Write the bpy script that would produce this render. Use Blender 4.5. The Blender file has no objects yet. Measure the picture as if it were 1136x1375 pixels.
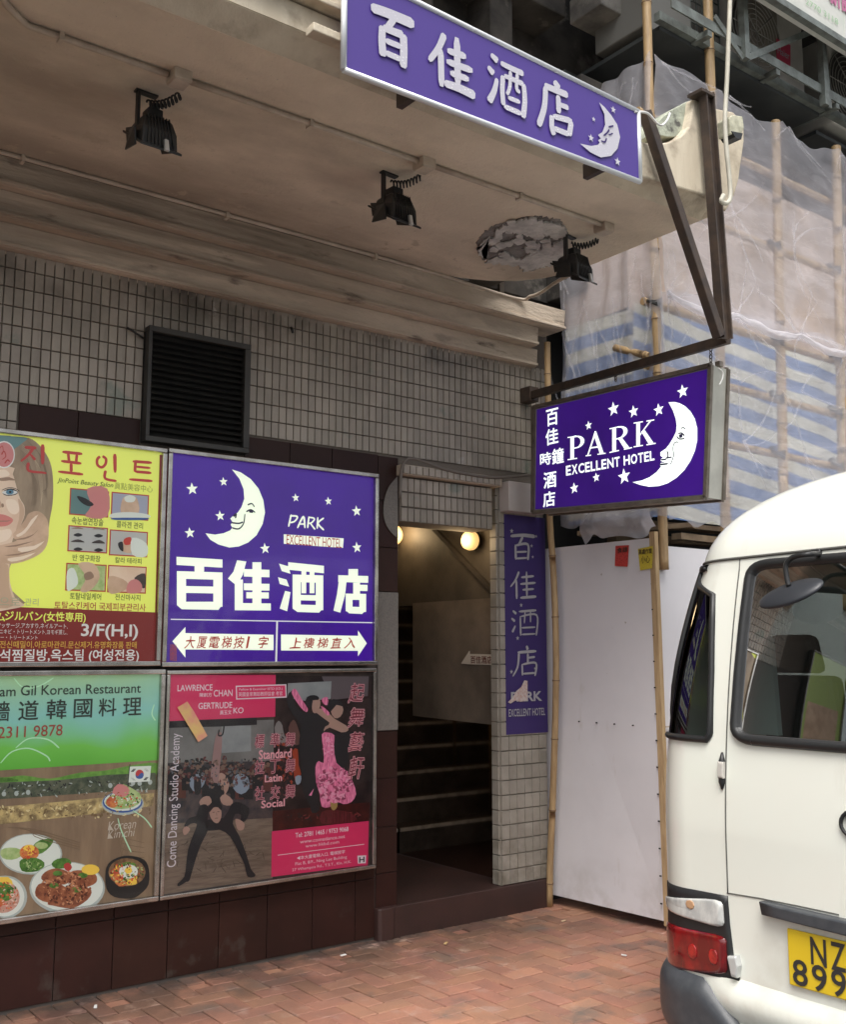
import bpy, math, random, numpy as np
from mathutils import Vector, noise
R = math.radians
random.seed(7)
scene = bpy.context.scene
col = scene.collection

# ------------------------------------------------------------------ camera
PITCH = math.atan(189 / 1400); HEAD = R(52.7)
FWD = Vector((math.cos(HEAD) * math.cos(PITCH), math.sin(HEAD) * math.cos(PITCH), math.sin(PITCH)))
RGT = Vector((math.sin(HEAD), -math.cos(HEAD), 0))
UPV = RGT.cross(FWD)
EYE = Vector((0, -5.043, 1.6))
cam_d = bpy.data.cameras.new('camera'); cam = bpy.data.objects.new('camera', cam_d); col.objects.link(cam)
cam.location = EYE
cam.rotation_euler = FWD.to_track_quat('-Z', 'Y').to_euler()
cam_d.sensor_fit = 'VERTICAL'; cam_d.sensor_height = 24; cam_d.lens = 24 * 1400 / 1375
cam_d.clip_start = .05; cam_d.clip_end = 500
scene.camera = cam

# ------------------------------------------------------------------ sky and light (overcast)
SUN_EL, SUN_AZ = R(61), R(-133)          # azimuth of the sun seen from the wall, measured from +x
w = bpy.data.worlds.new('World'); scene.world = w; w.use_nodes = True
nt = w.node_tree
bg = nt.nodes['Background']
sky = nt.nodes.new('ShaderNodeTexSky'); sky.sky_type = 'NISHITA'; sky.sun_disc = False
sky.sun_elevation = SUN_EL; sky.sun_rotation = R(90) - SUN_AZ; sky.dust_density = 6; sky.air_density = 1; sky.ozone_density = 1
hsv = nt.nodes.new('ShaderNodeHueSaturation'); hsv.inputs['Saturation'].default_value = .3
nt.links.new(sky.outputs[0], hsv.inputs['Color']); nt.links.new(hsv.outputs[0], bg.inputs[0])
bg.inputs[1].default_value = .13
sd = bpy.data.lights.new('sun', 'SUN'); sd.energy = 1.2; sd.angle = R(35); sd.color = (1, .96, .9)
so = bpy.data.objects.new('sun', sd); col.objects.link(so)
sdir = Vector((math.cos(SUN_AZ) * math.cos(SUN_EL), math.sin(SUN_AZ) * math.cos(SUN_EL), math.sin(SUN_EL)))
so.rotation_euler = sdir.to_track_quat('Z', 'Y').to_euler(); so.location = sdir * 30
vs = scene.view_settings
vs.view_transform = 'Standard'; vs.look = 'None'; vs.gamma = 1; vs.use_curve_mapping = False
vs.exposure = 0.85
scene.cycles.max_bounces = 8; scene.cycles.transparent_max_bounces = 12

# ------------------------------------------------------------------ helpers
def ray(px, py): return FWD + RGT * ((px - 568) / 1400) - UPV * ((py - 687.5) / 1400)
class Plane:
    """an axis-aligned plane of the place; map() gives its point that the photograph shows at a pixel"""
    def __init__(s, ax, v): s.ax = ax; s.v = v
    def map(s, px, py, off=0):
        k = 'xyz'.index(s.ax); d = ray(px, py)
        v = s.v - off if s.ax != 'z' else s.v + off
        return EYE + d * ((v - EYE[k]) / d[k])
class Zoomed:
    """same, for pixels read off an enlarged crop"""
    def __init__(s, pl, sc, ox, oy): s.pl = pl; s.sc = sc; s.ox = ox; s.oy = oy; s.ax = pl.ax
    def map(s, x, y, off=0): return s.pl.map(s.ox + x / s.sc, s.oy + y / s.sc, off)

MATS = {}
def mat(name, c, rough=.6, metal=0, c2=None, nscale=6, mixlo=.4, mixhi=.62, bump=0, bscale=60, rnd=0, emit=0, emit_c=None, coat=0, spec=.5, dirt_and_shade=None, stretch=None, island=0, detail=6):
    if name in MATS: return MATS[name]
    m = bpy.data.materials.new(name); m.use_nodes = True; n = m.node_tree.nodes; L = m.node_tree.links
    b = n['Principled BSDF']; MATS[name] = m
    b.inputs['Roughness'].default_value = rough; b.inputs['Metallic'].default_value = metal
    b.inputs['Coat Weight'].default_value = coat; b.inputs['Coat Roughness'].default_value = .06
    b.inputs['Specular IOR Level'].default_value = spec
    g = n.new('ShaderNodeNewGeometry')
    pos = g.outputs['Position']
    if stretch:
        mp = n.new('ShaderNodeMapping'); mp.inputs['Scale'].default_value = stretch; L.new(pos, mp.inputs['Vector']); pos = mp.outputs[0]
    def rgb(c_):
        r = n.new('ShaderNodeRGB'); r.outputs[0].default_value = (*c_, 1); return r.outputs[0]
    def mix(f, a, b_):
        x = n.new('ShaderNodeMix'); x.data_type = 'RGBA'
        if isinstance(f, (int, float)): x.inputs[0].default_value = f
        else: L.new(f, x.inputs[0])
        L.new(a, x.inputs[6]); L.new(b_, x.inputs[7]); return x.outputs[2]
    def nz(sc, vec, det=detail, ro=.6):
        t = n.new('ShaderNodeTexNoise'); t.inputs['Scale'].default_value = sc; t.inputs['Detail'].default_value = det; t.inputs['Roughness'].default_value = ro
        L.new(vec, t.inputs['Vector']); return t.outputs['Fac']
    def mr(v, a, b_, lo=0, hi=1):
        r = n.new('ShaderNodeMapRange'); r.inputs['From Min'].default_value = a; r.inputs['From Max'].default_value = b_
        r.inputs['To Min'].default_value = lo; r.inputs['To Max'].default_value = hi; L.new(v, r.inputs['Value']); return r.outputs[0]
    out = rgb(c)
    if c2: out = mix(mr(nz(nscale, pos), mixlo, mixhi), out, rgb(c2))
    if dirt_and_shade:   # list of (colour, noise scale, lo, hi, axis or None, from, to)
        for dd in dirt_and_shade:
            dc, ds, lo, hi, ax, f, t = dd[:7]; vec = g.outputs['Position']
            if len(dd) > 7: mp2 = n.new('ShaderNodeMapping'); mp2.inputs['Scale'].default_value = dd[7]; L.new(vec, mp2.inputs['Vector']); vec = mp2.outputs[0]
            v = mr(nz(ds, vec), lo, hi)
            if ax is not None:
                sx = n.new('ShaderNodeSeparateXYZ'); L.new(g.outputs['Position'], sx.inputs[0])
                mm = n.new('ShaderNodeMath'); mm.operation = 'MULTIPLY'; L.new(v, mm.inputs[0]); L.new(mr(sx.outputs[ax], f, t), mm.inputs[1]); v = mm.outputs[0]
            out = mix(v, out, rgb(dc))
    if rnd or island:
        h = n.new('ShaderNodeHueSaturation'); L.new(out, h.inputs['Color'])
        src = n.new('ShaderNodeObjectInfo').outputs['Random'] if rnd else g.outputs['Random Per Island']
        k = rnd or island
        L.new(mr(src, 0, 1, 1 - k, 1 + k), h.inputs['Value'])
        wn = n.new('ShaderNodeTexWhiteNoise'); wn.noise_dimensions = '1D'; L.new(src, wn.inputs['W'])
        L.new(mr(wn.outputs['Value'], 0, 1, .5 - k * .05, .5 + k * .05), h.inputs['Hue']); out = h.outputs[0]
    L.new(out, b.inputs['Base Color'])
    if bump:
        bm = n.new('ShaderNodeBump'); bm.inputs['Strength'].default_value = bump; bm.inputs['Distance'].default_value = .01
        L.new(nz(bscale, pos, 5), bm.inputs['Height']); L.new(bm.outputs[0], b.inputs['Normal'])
    if emit:
        if emit_c: b.inputs['Emission Color'].default_value = (*emit_c, 1)
        else: L.new(out, b.inputs['Emission Color'])
        b.inputs['Emission Strength'].default_value = emit
    return m

WLOC = {}
def tag(o, label=None, cat=None, group=None, kind=None):
    if label: o['label'] = label
    if cat: o['category'] = cat
    if group: o['group'] = group
    if kind: o['kind'] = kind
    return o
def thing(name, loc, label, cat, group=None):
    o = bpy.data.objects.new(name, None); o.empty_display_size = .1; o.location = loc; col.objects.link(o); WLOC[o.name] = Vector(loc)
    return tag(o, label, cat, group)
def link(name, me, origin, parent):
    o = bpy.data.objects.new(name, me); col.objects.link(o); WLOC[o.name] = Vector(origin)
    if parent: o.parent = parent; o.location = Vector(origin) - WLOC[parent.name]
    else: o.location = origin
    return o
def dup(o, delta, parent=None, label=None):
    c = o.copy(); col.objects.link(c); WLOC[c.name] = WLOC[o.name] + Vector(delta)
    if parent: c.parent = parent; c.location = o.location
    else: c.location = o.location + Vector(delta)
    if label: c['label'] = label
    for ch in list(o.children): dup(ch, delta, c)
    return c
class M:
    def __init__(s): s.v = []; s.f = []; s.sm = []
    def poly(s, pts):
        k = len(s.v); s.v += [tuple(p) for p in pts]; s.f.append(list(range(k, k + len(pts)))); return s
    def hexa(s, p):   # 8 points: bottom 4 ccw, top 4
        k = len(s.v); s.v += [tuple(q) for q in p]
        for q in ((0, 3, 2, 1), (4, 5, 6, 7), (0, 1, 5, 4), (1, 2, 6, 5), (2, 3, 7, 6), (3, 0, 4, 7)): s.f.append([k + i for i in q])
        return s
    def box(s, x0, x1, y0, y1, z0, z1):
        return s.hexa([(x0, y0, z0), (x1, y0, z0), (x1, y1, z0), (x0, y1, z0), (x0, y0, z1), (x1, y0, z1), (x1, y1, z1), (x0, y1, z1)])
    def bar(s, a, b, wd, ht, up=(0, 0, 1)):
        a = Vector(a); b = Vector(b); d = (b - a).normalized(); sd_ = d.cross(Vector(up)).normalized() * wd / 2; u = sd_.normalized().cross(d).normalized() * ht / 2
        return s.hexa([a - sd_ - u, a + sd_ - u, a + sd_ + u, a - sd_ + u, b - sd_ - u, b + sd_ - u, b + sd_ + u, b - sd_ + u])
    def tube(s, pts, r, n=8, cap=True):
        pts = [Vector(p) for p in pts]; k0 = len(s.v); m_ = len(pts)
        rr = r if isinstance(r, (list, tuple)) else [r] * m_
        prev = None
        for i, p in enumerate(pts):
            d = (pts[min(i + 1, m_ - 1)] - pts[max(i - 1, 0)]).normalized()
            if prev is None: a = d.orthogonal().normalized()
            else:
                a = prev - d * prev.dot(d); a = a.normalized() if a.length > 1e-6 else d.orthogonal().normalized()
            prev = a; b = d.cross(a)
            for j in range(n):
                t = 2 * math.pi * j / n; s.v.append(tuple(p + (a * math.cos(t) + b * math.sin(t)) * rr[i]))
        for i in range(m_ - 1):
            for j in range(n):
                q = k0 + i * n; s.f.append([q + j, q + (j + 1) % n, q + n + (j + 1) % n, q + n + j]); s.sm.append(len(s.f) - 1)
        if cap: s.f.append([k0 + j for j in range(n)][::-1]); s.f.append([k0 + (m_ - 1) * n + j for j in range(n)])
        return s
    def prism(s, pts, d):   # extrude polygon by vector d
        k = len(s.v); n_ = len(pts); d = Vector(d)
        s.v += [tuple(p) for p in pts] + [tuple(Vector(p) + d) for p in pts]
        s.f.append(list(range(k, k + n_))[::-1]); s.f.append(list(range(k + n_, k + 2 * n_)))
        for i in range(n_): j = (i + 1) % n_; s.f.append([k + i, k + j, k + n_ + j, k + n_ + i])
        return s
    def grid(s, fn, nu, nv, smooth=True):
        k = len(s.v)
        for i in range(nu + 1):
            for j in range(nv + 1): s.v.append(tuple(fn(i / nu, j / nv)))
        for i in range(nu):
            for j in range(nv):
                q = k + i * (nv + 1) + j; s.f.append([q, q + nv + 1, q + nv + 2, q + 1])
                if smooth: s.sm.append(len(s.f) - 1)
        return s
    def mesh(s, name, m=None, origin=None, bevel=0):
        v = np.array(s.v, dtype=float)
        if origin is None: origin = (v.min(0) + v.max(0)) / 2
        me = bpy.data.meshes.new(name); me.from_pydata((v - np.array(origin)).tolist(), [], s.f); me.update()
        for i in s.sm: me.polygons[i].use_smooth = True
        if m: me.materials.append(m)
        return me, origin
    def build(s, name, m, parent=None, bevel=0, label=None, kind=None, origin=None):
        me, o = s.mesh(name, m, origin)
        ob = link(name, me, o, parent)
        if bevel:
            md = ob.modifiers.new('bevel', 'BEVEL'); md.width = bevel; md.segments = 2; md.limit_method = 'ANGLE'
        return tag(ob, label, None, None, kind)

def smooth_loop(pts, n=4, closed=True):
    out = []; N = len(pts)
    rng = range(N) if closed else range(N - 1)
    g = (lambda i: pts[i % N]) if closed else (lambda i: pts[max(0, min(N - 1, i))])
    for i in rng:
        p0, p1, p2, p3 = g(i - 1), g(i), g(i + 1), g(i + 2)
        for k in range(n):
            t = k / n
            out.append(tuple(.5 * (2 * p1[q] + (p2[q] - p0[q]) * t + (2 * p0[q] - 5 * p1[q] + 4 * p2[q] - p3[q]) * t * t + (3 * p1[q] - p0[q] - 3 * p2[q] + p3[q]) * t ** 3) for q in range(len(p1))))
    if not closed: out.append(tuple(pts[-1]))
    return out
def shape(pl, pts, m, parent, off, name='printed_shape', curve=0, mesh=None):
    if curve: pts = smooth_loop(pts, curve)
    P = [pl.map(x, y, off) for x, y in pts]
    if mesh is not None: mesh.poly(P); return
    return M().poly(P).build(name, m, parent)
def rect(pl, x0, y0, x1, y1, m, parent, off, name='printed_field'):   # rectangle in the plane from two corners
    a = pl.map(x0, y0, off); b = pl.map(x1, y1, off)
    return M().poly(rect3(pl, a, b)).build(name, m, parent)
def rect3(pl, a, b):
    if pl.ax == 'y': return [(a.x, a.y, b.z), (b.x, a.y, b.z), (b.x, a.y, a.z), (a.x, a.y, a.z)]
    return [(a.x, a.y, b.z), (a.x, b.y, b.z), (a.x, b.y, a.z), (a.x, a.y, a.z)]
def star(pl, x, y, r, m, parent, off, rot=0, mesh=None, name='star'):
    c = pl.map(x, y, off); e = (pl.map(x, y - r, off) - c).length
    U = Vector((1, 0, 0)) if pl.ax == 'y' else Vector((0, -1, 0)); V = Vector((0, 0, 1)); pts = []
    for k in range(10):
        a = math.pi / 2 + k * math.pi / 5 + rot; q = e * (1 if k % 2 == 0 else .42)
        pts.append(c + U * math.cos(a) * q + V * math.sin(a) * q)
    if mesh is not None: mesh.poly(pts); return
    return M().poly(pts).build(name, m, parent)
GLY = {}
def glyphs(s, bold, sh, sp):
    if any(ord(c_) > 0x2000 for c_ in s): bold = 0
    key = (s, bold, sh, sp)
    if key not in GLY:
        c = bpy.data.curves.new('t', 'FONT'); c.body = s; c.resolution_u = 3; c.offset = bold; c.shear = sh; c.space_character = sp
        o = bpy.data.objects.new('t', c); col.objects.link(o)
        bpy.context.view_layer.update()
        dg = bpy.context.evaluated_depsgraph_get(); me = bpy.data.meshes.new_from_object(o.evaluated_get(dg))
        v = [(q.co.x, q.co.y) for q in me.vertices]; f = [list(p.vertices) for p in me.polygons]
        bpy.data.objects.remove(o); bpy.data.curves.remove(c); bpy.data.meshes.remove(me); GLY[key] = (v, f)
    return GLY[key]
def text(pl, s, box, m, parent, off, bold=0, sh=0, sp=1, rot=0, warp=0, mesh=None, name='lettering', skew=0):
    v, f = glyphs(s, bold, sh, sp)
    if not v: return
    a = np.array(v); lo = a.min(0); hi = a.max(0); x0, y0, x1, y1 = box
    A = pl.map(x0, (y0 + y1) / 2, off); B = pl.map(x1, (y0 + y1) / 2, off); T = pl.map((x0 + x1) / 2, y0, off); Bo = pl.map((x0 + x1) / 2, y1, off)
    k = 0 if pl.ax == 'y' else 1
    mm = mesh if mesh is not None else M()
    cjk = bold > .004 and any(ord(c_) > 0x2000 for c_ in s)
    passes = [(0, 0, 0)] if not cjk else [(0, 0, 0), (bold * .7, bold * .7, 1), (-bold * .7, bold * .7, 2), (bold * .7, -bold * .7, 3), (-bold * .7, -bold * .7, 4)]
    cx_ = (A[k] + B[k]) / 2; hx = (B[k] - A[k]); cz = (T.z + Bo.z) / 2; hz = T.z - Bo.z
    if rot: hx, hz = math.copysign(abs(hz), hx), abs(hx)
    for (ox, oy, oi) in passes:
      k0 = len(mm.v)
      for (x, y) in v:
        u = ((x + ox - lo[0]) / (hi[0] - lo[0]) - .5); t = ((y + oy - lo[1]) / (hi[1] - lo[1]) - .5)
        if warp: u2 = u + warp * math.sin(t * 5 + 1); t = t + warp * math.sin(u * 6 + 2) + warp * 1.5 * u; u = u2
        du = u * hx; dz = t * hz
        if rot:
            sg = math.copysign(1, hx); a_, b_ = du * sg, dz
            du, dz = (-b_) * sg, a_
        p = [0, 0, cz + dz + skew * du]; p[k] = cx_ + du; p[1 - k] = A[1 - k] - oi * .00006
        mm.v.append(tuple(p))
      for q in f: mm.f.append([k0 + i for i in q])
    if mesh is None: return mm.build(name, m, parent)

# ------------------------------------------------------------------ materials
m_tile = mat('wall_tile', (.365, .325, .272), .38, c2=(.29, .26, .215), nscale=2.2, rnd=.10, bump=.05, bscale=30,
             dirt_and_shade=[((.08, .068, .055), 2.5, .46, .66, 2, 3.1, 3.5), ((.22, .24, .20), 3, .6, .66, None, 0, 1), ((.17, .145, .115), 5, .58, .78, None, 0, 1, (3, 1, .35)), ((.40, .37, .33), 4, .64, .70, None, 0, 1)])
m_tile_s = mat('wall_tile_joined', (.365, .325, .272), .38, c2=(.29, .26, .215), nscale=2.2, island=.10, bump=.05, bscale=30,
             dirt_and_shade=[((.08, .068, .055), 2.5, .46, .66, 2, 3.1, 3.5), ((.22, .24, .20), 3, .6, .66, None, 0, 1), ((.17, .145, .115), 5, .58, .78, None, 0, 1, (3, 1, .35)), ((.40, .37, .33), 4, .64, .70, None, 0, 1)])
m_grout = mat('tile_grout', (.175, .15, .125), .9, bump=.3, bscale=200)
m_pgrout = mat('pillar_grout', (.30, .27, .23), .9, c2=(.22, .20, .17), bump=.3, bscale=200)
m_brown = mat('brown_tile', (.036, .0145, .0115), .42, spec=.22, c2=(.026, .0115, .0095), nscale=3, rnd=.12, bump=.04, bscale=25, dirt_and_shade=[((.08, .07, .06), 5, .58, .75, 2, .35, 0)])
m_bgrout = mat('brown_tile_joint', (.11, .095, .085), .9)
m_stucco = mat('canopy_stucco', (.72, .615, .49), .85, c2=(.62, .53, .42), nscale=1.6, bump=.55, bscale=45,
               dirt_and_shade=[((.17, .13, .10), 1.5, .40, .78, 1, -1.0, -.30, (.35, 1.3, 1)), ((.40, .335, .265), 1.4, .48, .70, None, 0, 1, (.5, 1, 1)), ((.46, .38, .29), 9, .60, .64, 1, -1.0, -.4), ((.30, .27, .23), 60, .66, .74, None, 0, 1)])
m_mould = mat('moulding_stucco', (.64, .54, .43), .85, c2=(.50, .42, .33), nscale=2, bump=.7, bscale=28,
              dirt_and_shade=[((.13, .10, .075), 2.2, .42, .72, 0, 4.1, 2.6, (.22, 1, 4)), ((.16, .125, .10), 7, .60, .72, None, 0, 1, (.5, 1, 2)), ((.42, .35, .28), 5, .55, .66, None, 0, 1, (.5, 1, 1.6))], stretch=(.6, 1, 2.2))
m_fascia = mat('canopy_fascia_plaster', (.60, .53, .41), .8, c2=(.52, .45, .34), nscale=2.5, bump=.4, bscale=30,
               dirt_and_shade=[((.30, .245, .18), 5, .52, .72, None, 0, 1), ((.17, .13, .10), 2.1, .60, .75, None, 0, 1)], stretch=(3, 3, .6))
m_broken = mat('broken_render_green', (.42, .45, .36), .9, c2=(.30, .32, .26), nscale=9, bump=.8, bscale=35, dirt_and_shade=[((.10, .10, .09), 7, .56, .64, None, 0, 1)])
m_conduit = mat('painted_conduit', (.55, .47, .38), .55, c2=(.42, .35, .28), nscale=7)
m_patch_w = mat('flaked_plaster_white', (.60, .58, .55), .9, c2=(.42, .41, .39), nscale=14, bump=.8, bscale=40)
m_patch_d = mat('bare_concrete_grey', (.27, .255, .24), .95, c2=(.16, .15, .14), nscale=12, bump=.9, bscale=60)
m_black = mat('black_enamel', (.022, .023, .024), .4, c2=(.035, .035, .033), nscale=10)
m_blackm = mat('black_louvre', (.018, .018, .017), .5, c2=(.028, .027, .024), nscale=8)
m_wire = mat('black_cable', (.02, .02, .02), .6)
m_alu = mat('brushed_metal_frame', (.52, .50, .47), .26, .92, c2=(.34, .32, .29), nscale=9, bump=.05)
m_alud = mat('dark_metal_edge', (.16, .155, .15), .45, .7)
m_steel = mat('brown_painted_steel', (.055, .042, .036), .5, .3, c2=(.085, .06, .045), nscale=14, bump=.1, bscale=40)
m_whitesheet = mat('white_hoarding_board', (.72, .71, .74), .45, c2=(.67, .66, .69), nscale=1.5, bump=.04, bscale=8, dirt_and_shade=[((.40, .37, .34), 5, .45, .8, 2, .35, .02), ((.60, .58, .57), 7, .64, .74, None, 0, 1, (1, 1, .25)), ((.40, .36, .32), 16, .72, .74, None, 0, 1)])
m_wood = mat('raw_timber', (.50, .36, .20), .7, c2=(.38, .26, .14), nscale=8, stretch=(6, 6, .8), bump=.15)
m_bamboo = mat('bamboo_dry', (.42, .29, .15), .5, c2=(.30, .20, .10), nscale=7, stretch=(5, 5, .7), bump=.1, bscale=30)
m_bnode = mat('bamboo_node_ring', (.16, .10, .06), .7)
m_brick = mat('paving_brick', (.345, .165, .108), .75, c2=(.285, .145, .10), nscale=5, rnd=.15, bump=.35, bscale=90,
              dirt_and_shade=[((.115, .064, .045), 3.2, .32, .54, 1, -.95, -.10), ((.05, .04, .035), 6, .40, .60, 1, -.16, -.02), ((.13, .10, .085), 2.4, .56, .72, None, 0, 1), ((.09, .08, .075), 13, .70, .715, None, 0, 1), ((.36, .24, .19), 6, .58, .75, None, 0, 1)])  # brown dirt towards the wall, then near-black contact shade painted along its foot
m_brick_s = mat('paving_brick_far', (.345, .165, .108), .75, c2=(.285, .145, .10), nscale=5, island=.16, bump=.35, bscale=90,
              dirt_and_shade=[((.13, .10, .085), 2.4, .52, .72, None, 0, 1)])
m_sand = mat('joint_sand', (.075, .052, .042), .95, c2=(.05, .04, .033), nscale=30, bump=.5, bscale=200)
m_asphalt = mat('asphalt', (.055, .055, .056), .85, c2=(.04, .04, .04), nscale=30, bump=.5, bscale=150)
m_kerb = mat('kerb_concrete', (.34, .33, .31), .85, c2=(.25, .24, .23), bump=.3)
m_dark = mat('dark_interior_paint', (.10, .082, .064), .6, c2=(.06, .05, .04), nscale=3)
m_glossdark = mat('polished_dark_stone', (.34, .29, .25), .06, 1, c2=(.40, .34, .29), nscale=4)
m_beige = mat('interior_beige_panel', (.22, .175, .135), .5, c2=(.13, .105, .082), nscale=2.2, bump=.08, dirt_and_shade=[((.12, .10, .08), 3, .5, .7, 2, 1.7, 1.1)])
m_ifloor = mat('maroon_floor', (.048, .024, .021), .45, c2=(.035, .019, .017), nscale=4)
m_step = mat('dark_step_stone', (.12, .102, .088), .4, c2=(.055, .048, .042), nscale=6)
m_nosing = mat('step_nosing_metal', (.72, .68, .60), .6, c2=(.42, .39, .34), nscale=12)
m_concrete = mat('old_dark_concrete', (.07, .062, .054), .9, c2=(.018, .017, .016), nscale=2.0, bump=.5, bscale=20, dirt_and_shade=[((.15, .135, .115), 3.3, .56, .66, None, 0, 1)])
m_greypanel = mat('grey_speckled_panel', (.20, .18, .16), .6, c2=(.15, .14, .125), nscale=90, bump=.1, bscale=200)
m_lightbox = mat('pale_metal_box', (.52, .48, .46), .5, c2=(.46, .42, .40), nscale=3)

def P(name, c, e=0, rough=.3, coat=0, ec=None): return mat(name, c, rough, emit=e, coat=coat, emit_c=ec)
# lit faces of the light boxes: the printing film and what shines through it
p_pur = mat('backlit_purple', (.046, .007, .24), .3, c2=(.036, .006, .18), nscale=1.6, mixlo=.35, mixhi=.7, emit=.40, coat=.12)  # second purple puts the tubes' uneven glow into the colour
p_wht = P('backlit_white', (.78, .84, .68), .42, .25, .25)
p_wht_line = P('backlit_white_line', (.66, .68, .66), .35)
p_pur2 = mat('sign_purple_lit', (.037, .006, .18), .3, c2=(.027, .005, .13), nscale=1.8, mixlo=.35, mixhi=.7, emit=.38, coat=.12)  # two tones paint patchy tube light into the face
p_wht2 = P('sign_white_lit', (.86, .93, .88), .60, .25)
p_pur3 = P('sign_purple_printed', (.072, .040, .25), 0, .45)
p_pur4 = P('dim_purple_printed', (.034, .018, .12), 0, .5)
p_ink = P('ink_dark_violet', (.02, .012, .07))
p_redink = P('ink_red', (.50, .06, .05), .1)
p_yel = P('poster_yellow', (.66, .72, .13), .28, .25, .2)
p_dred = P('poster_dark_red', (.24, .030, .026), .12, .25, .2)
p_black = P('ink_black', (.03, .03, .03))
p_white = P('print_white', (.78, .78, .74), .12)
p_greyw = P('print_dim_white', (.36, .36, .38))
p_gold = P('print_gold', (.66, .42, .07), .15)
p_skin = mat('print_skin', (.62, .44, .31), .3, c2=(.50, .34, .23), nscale=9, emit=.16)
p_skin2 = mat('print_skin_pale', (.72, .56, .42), .3, c2=(.66, .48, .35), nscale=8, emit=.16)
p_skin3 = mat('print_skin_shadow', (.34, .22, .15), .3, emit=.1)
p_hairb = mat('print_hair_brown', (.36, .27, .18), .3, c2=(.20, .14, .09), nscale=8, emit=.14, stretch=(1, 1, .3))
p_teal = P('print_teal', (.14, .27, .27), .12)
p_lips = P('print_lips', (.62, .22, .19), .14)
p_pink = P('print_pink', (.62, .24, .23), .12)
p_orange = mat('print_orange_food', (.62, .23, .07), .3, c2=(.45, .08, .04), nscale=40, emit=.14)
p_meat = mat('print_braised_meat', (.36, .13, .06), .3, c2=(.20, .06, .03), nscale=30, emit=.14)
p_veg = mat('print_green_leaves', (.12, .26, .05), .3, c2=(.05, .14, .02), nscale=40, emit=.14)
p_lime = mat('print_pale_greens', (.46, .55, .26), .3, c2=(.30, .44, .15), nscale=35, emit=.14)
p_plate = P('print_plate_white', (.66, .70, .64), .16)
p_plates = P('print_plate_rim', (.42, .47, .44), .14)
p_egg = P('print_egg_yolk', (.80, .55, .08), .16)
p_bowl = P('print_stone_bowl', (.03, .03, .03))
p_table = mat('print_timber_table', (.30, .21, .13), .3, c2=(.22, .15, .095), nscale=5, emit=.12, stretch=(3, 1, .5))
p_stonew = mat('print_stone_wall', (.58, .45, .20), .3, c2=(.22, .16, .08), nscale=28, emit=.12)
p_roofp = mat('print_roof_tiles', (.06, .08, .05), .3, c2=(.14, .15, .10), nscale=40, emit=.1)
p_ltgrn = P('print_curl_pale', (.46, .72, .48), .15)
p_mag = P('print_crimson', (.60, .035, .12), .12, .3, .15)
p_magp = P('print_pink_letters', (.62, .25, .28), .02)
p_dress = mat('print_pink_gown', (.78, .24, .40), .3, emit=.12, c2=(.48, .10, .20), nscale=30, stretch=(3, 1, .6))
p_suit = P('print_black_suit', (.026, .025, .029), 0, .45)
p_hall = mat('print_hall_dark', (.05, .035, .035), .3, c2=(.10, .075, .065), nscale=9)
p_hallw = mat('print_hall_screen', (.40, .43, .43), .3, c2=(.30, .32, .33), nscale=5)
p_floorp = mat('print_dance_floor', (.30, .235, .18), .3, c2=(.20, .15, .115), nscale=9, stretch=(1, 1, 9))
p_redfl = mat('print_red_floor', (.10, .018, .014), .3, c2=(.05, .012, .012), nscale=12)
p_crowd = mat('print_crowd_cloth', (.12, .09, .09), .3, c2=(.05, .05, .06), nscale=18)
p_blue = P('print_blue', (.05, .12, .40), .05)
p_bluish = P('print_pale_blue', (.28, .34, .42), .05)
p_orangeg = P('print_orange_gown', (.45, .07, .03))
def m_gradient(name, stops, axis, lo, hi, emit):
    m = bpy.data.materials.new(name); m.use_nodes = True; n = m.node_tree.nodes; L = m.node_tree.links; b = n['Principled BSDF']
    g = n.new('ShaderNodeNewGeometry'); s = n.new('ShaderNodeSeparateXYZ'); L.new(g.outputs['Position'], s.inputs[0])
    t = n.new('ShaderNodeTexNoise'); t.inputs['Scale'].default_value = 3; L.new(g.outputs['Position'], t.inputs[0])
    r = n.new('ShaderNodeMapRange'); r.inputs[1].default_value = lo; r.inputs[2].default_value = hi; L.new(s.outputs[axis], r.inputs[0])
    a = n.new('ShaderNodeMath'); a.operation = 'MULTIPLY_ADD'; L.new(t.outputs['Fac'], a.inputs[0]); a.inputs[1].default_value = .5; a.inputs[2].default_value = -.25
    ad = n.new('ShaderNodeMath'); L.new(a.outputs[0], ad.inputs[0]); L.new(r.outputs[0], ad.inputs[1])
    c = n.new('ShaderNodeValToRGB'); L.new(ad.outputs[0], c.inputs[0]); el = c.color_ramp.elements
    el[0].position = stops[0][0]; el[0].color = (*stops[0][1], 1); el[1].position = stops[-1][0]; el[1].color = (*stops[-1][1], 1)
    for p_, cc in stops[1:-1]: e = el.new(p_); e.color = (*cc, 1)
    L.new(c.outputs[0], b.inputs['Base Color']); L.new(c.outputs[0], b.inputs['Emission Color']); b.inputs['Emission Strength'].default_value = emit; b.inputs['Roughness'].default_value = .3
    return m
p_green = m_gradient('print_green_sky', [(0, (.10, .36, .04)), (.30, (.15, .44, .07)), (.62, (.22, .47, .42)), (1, (.33, .50, .27))], 2, 1.05, 1.5, .2)
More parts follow.
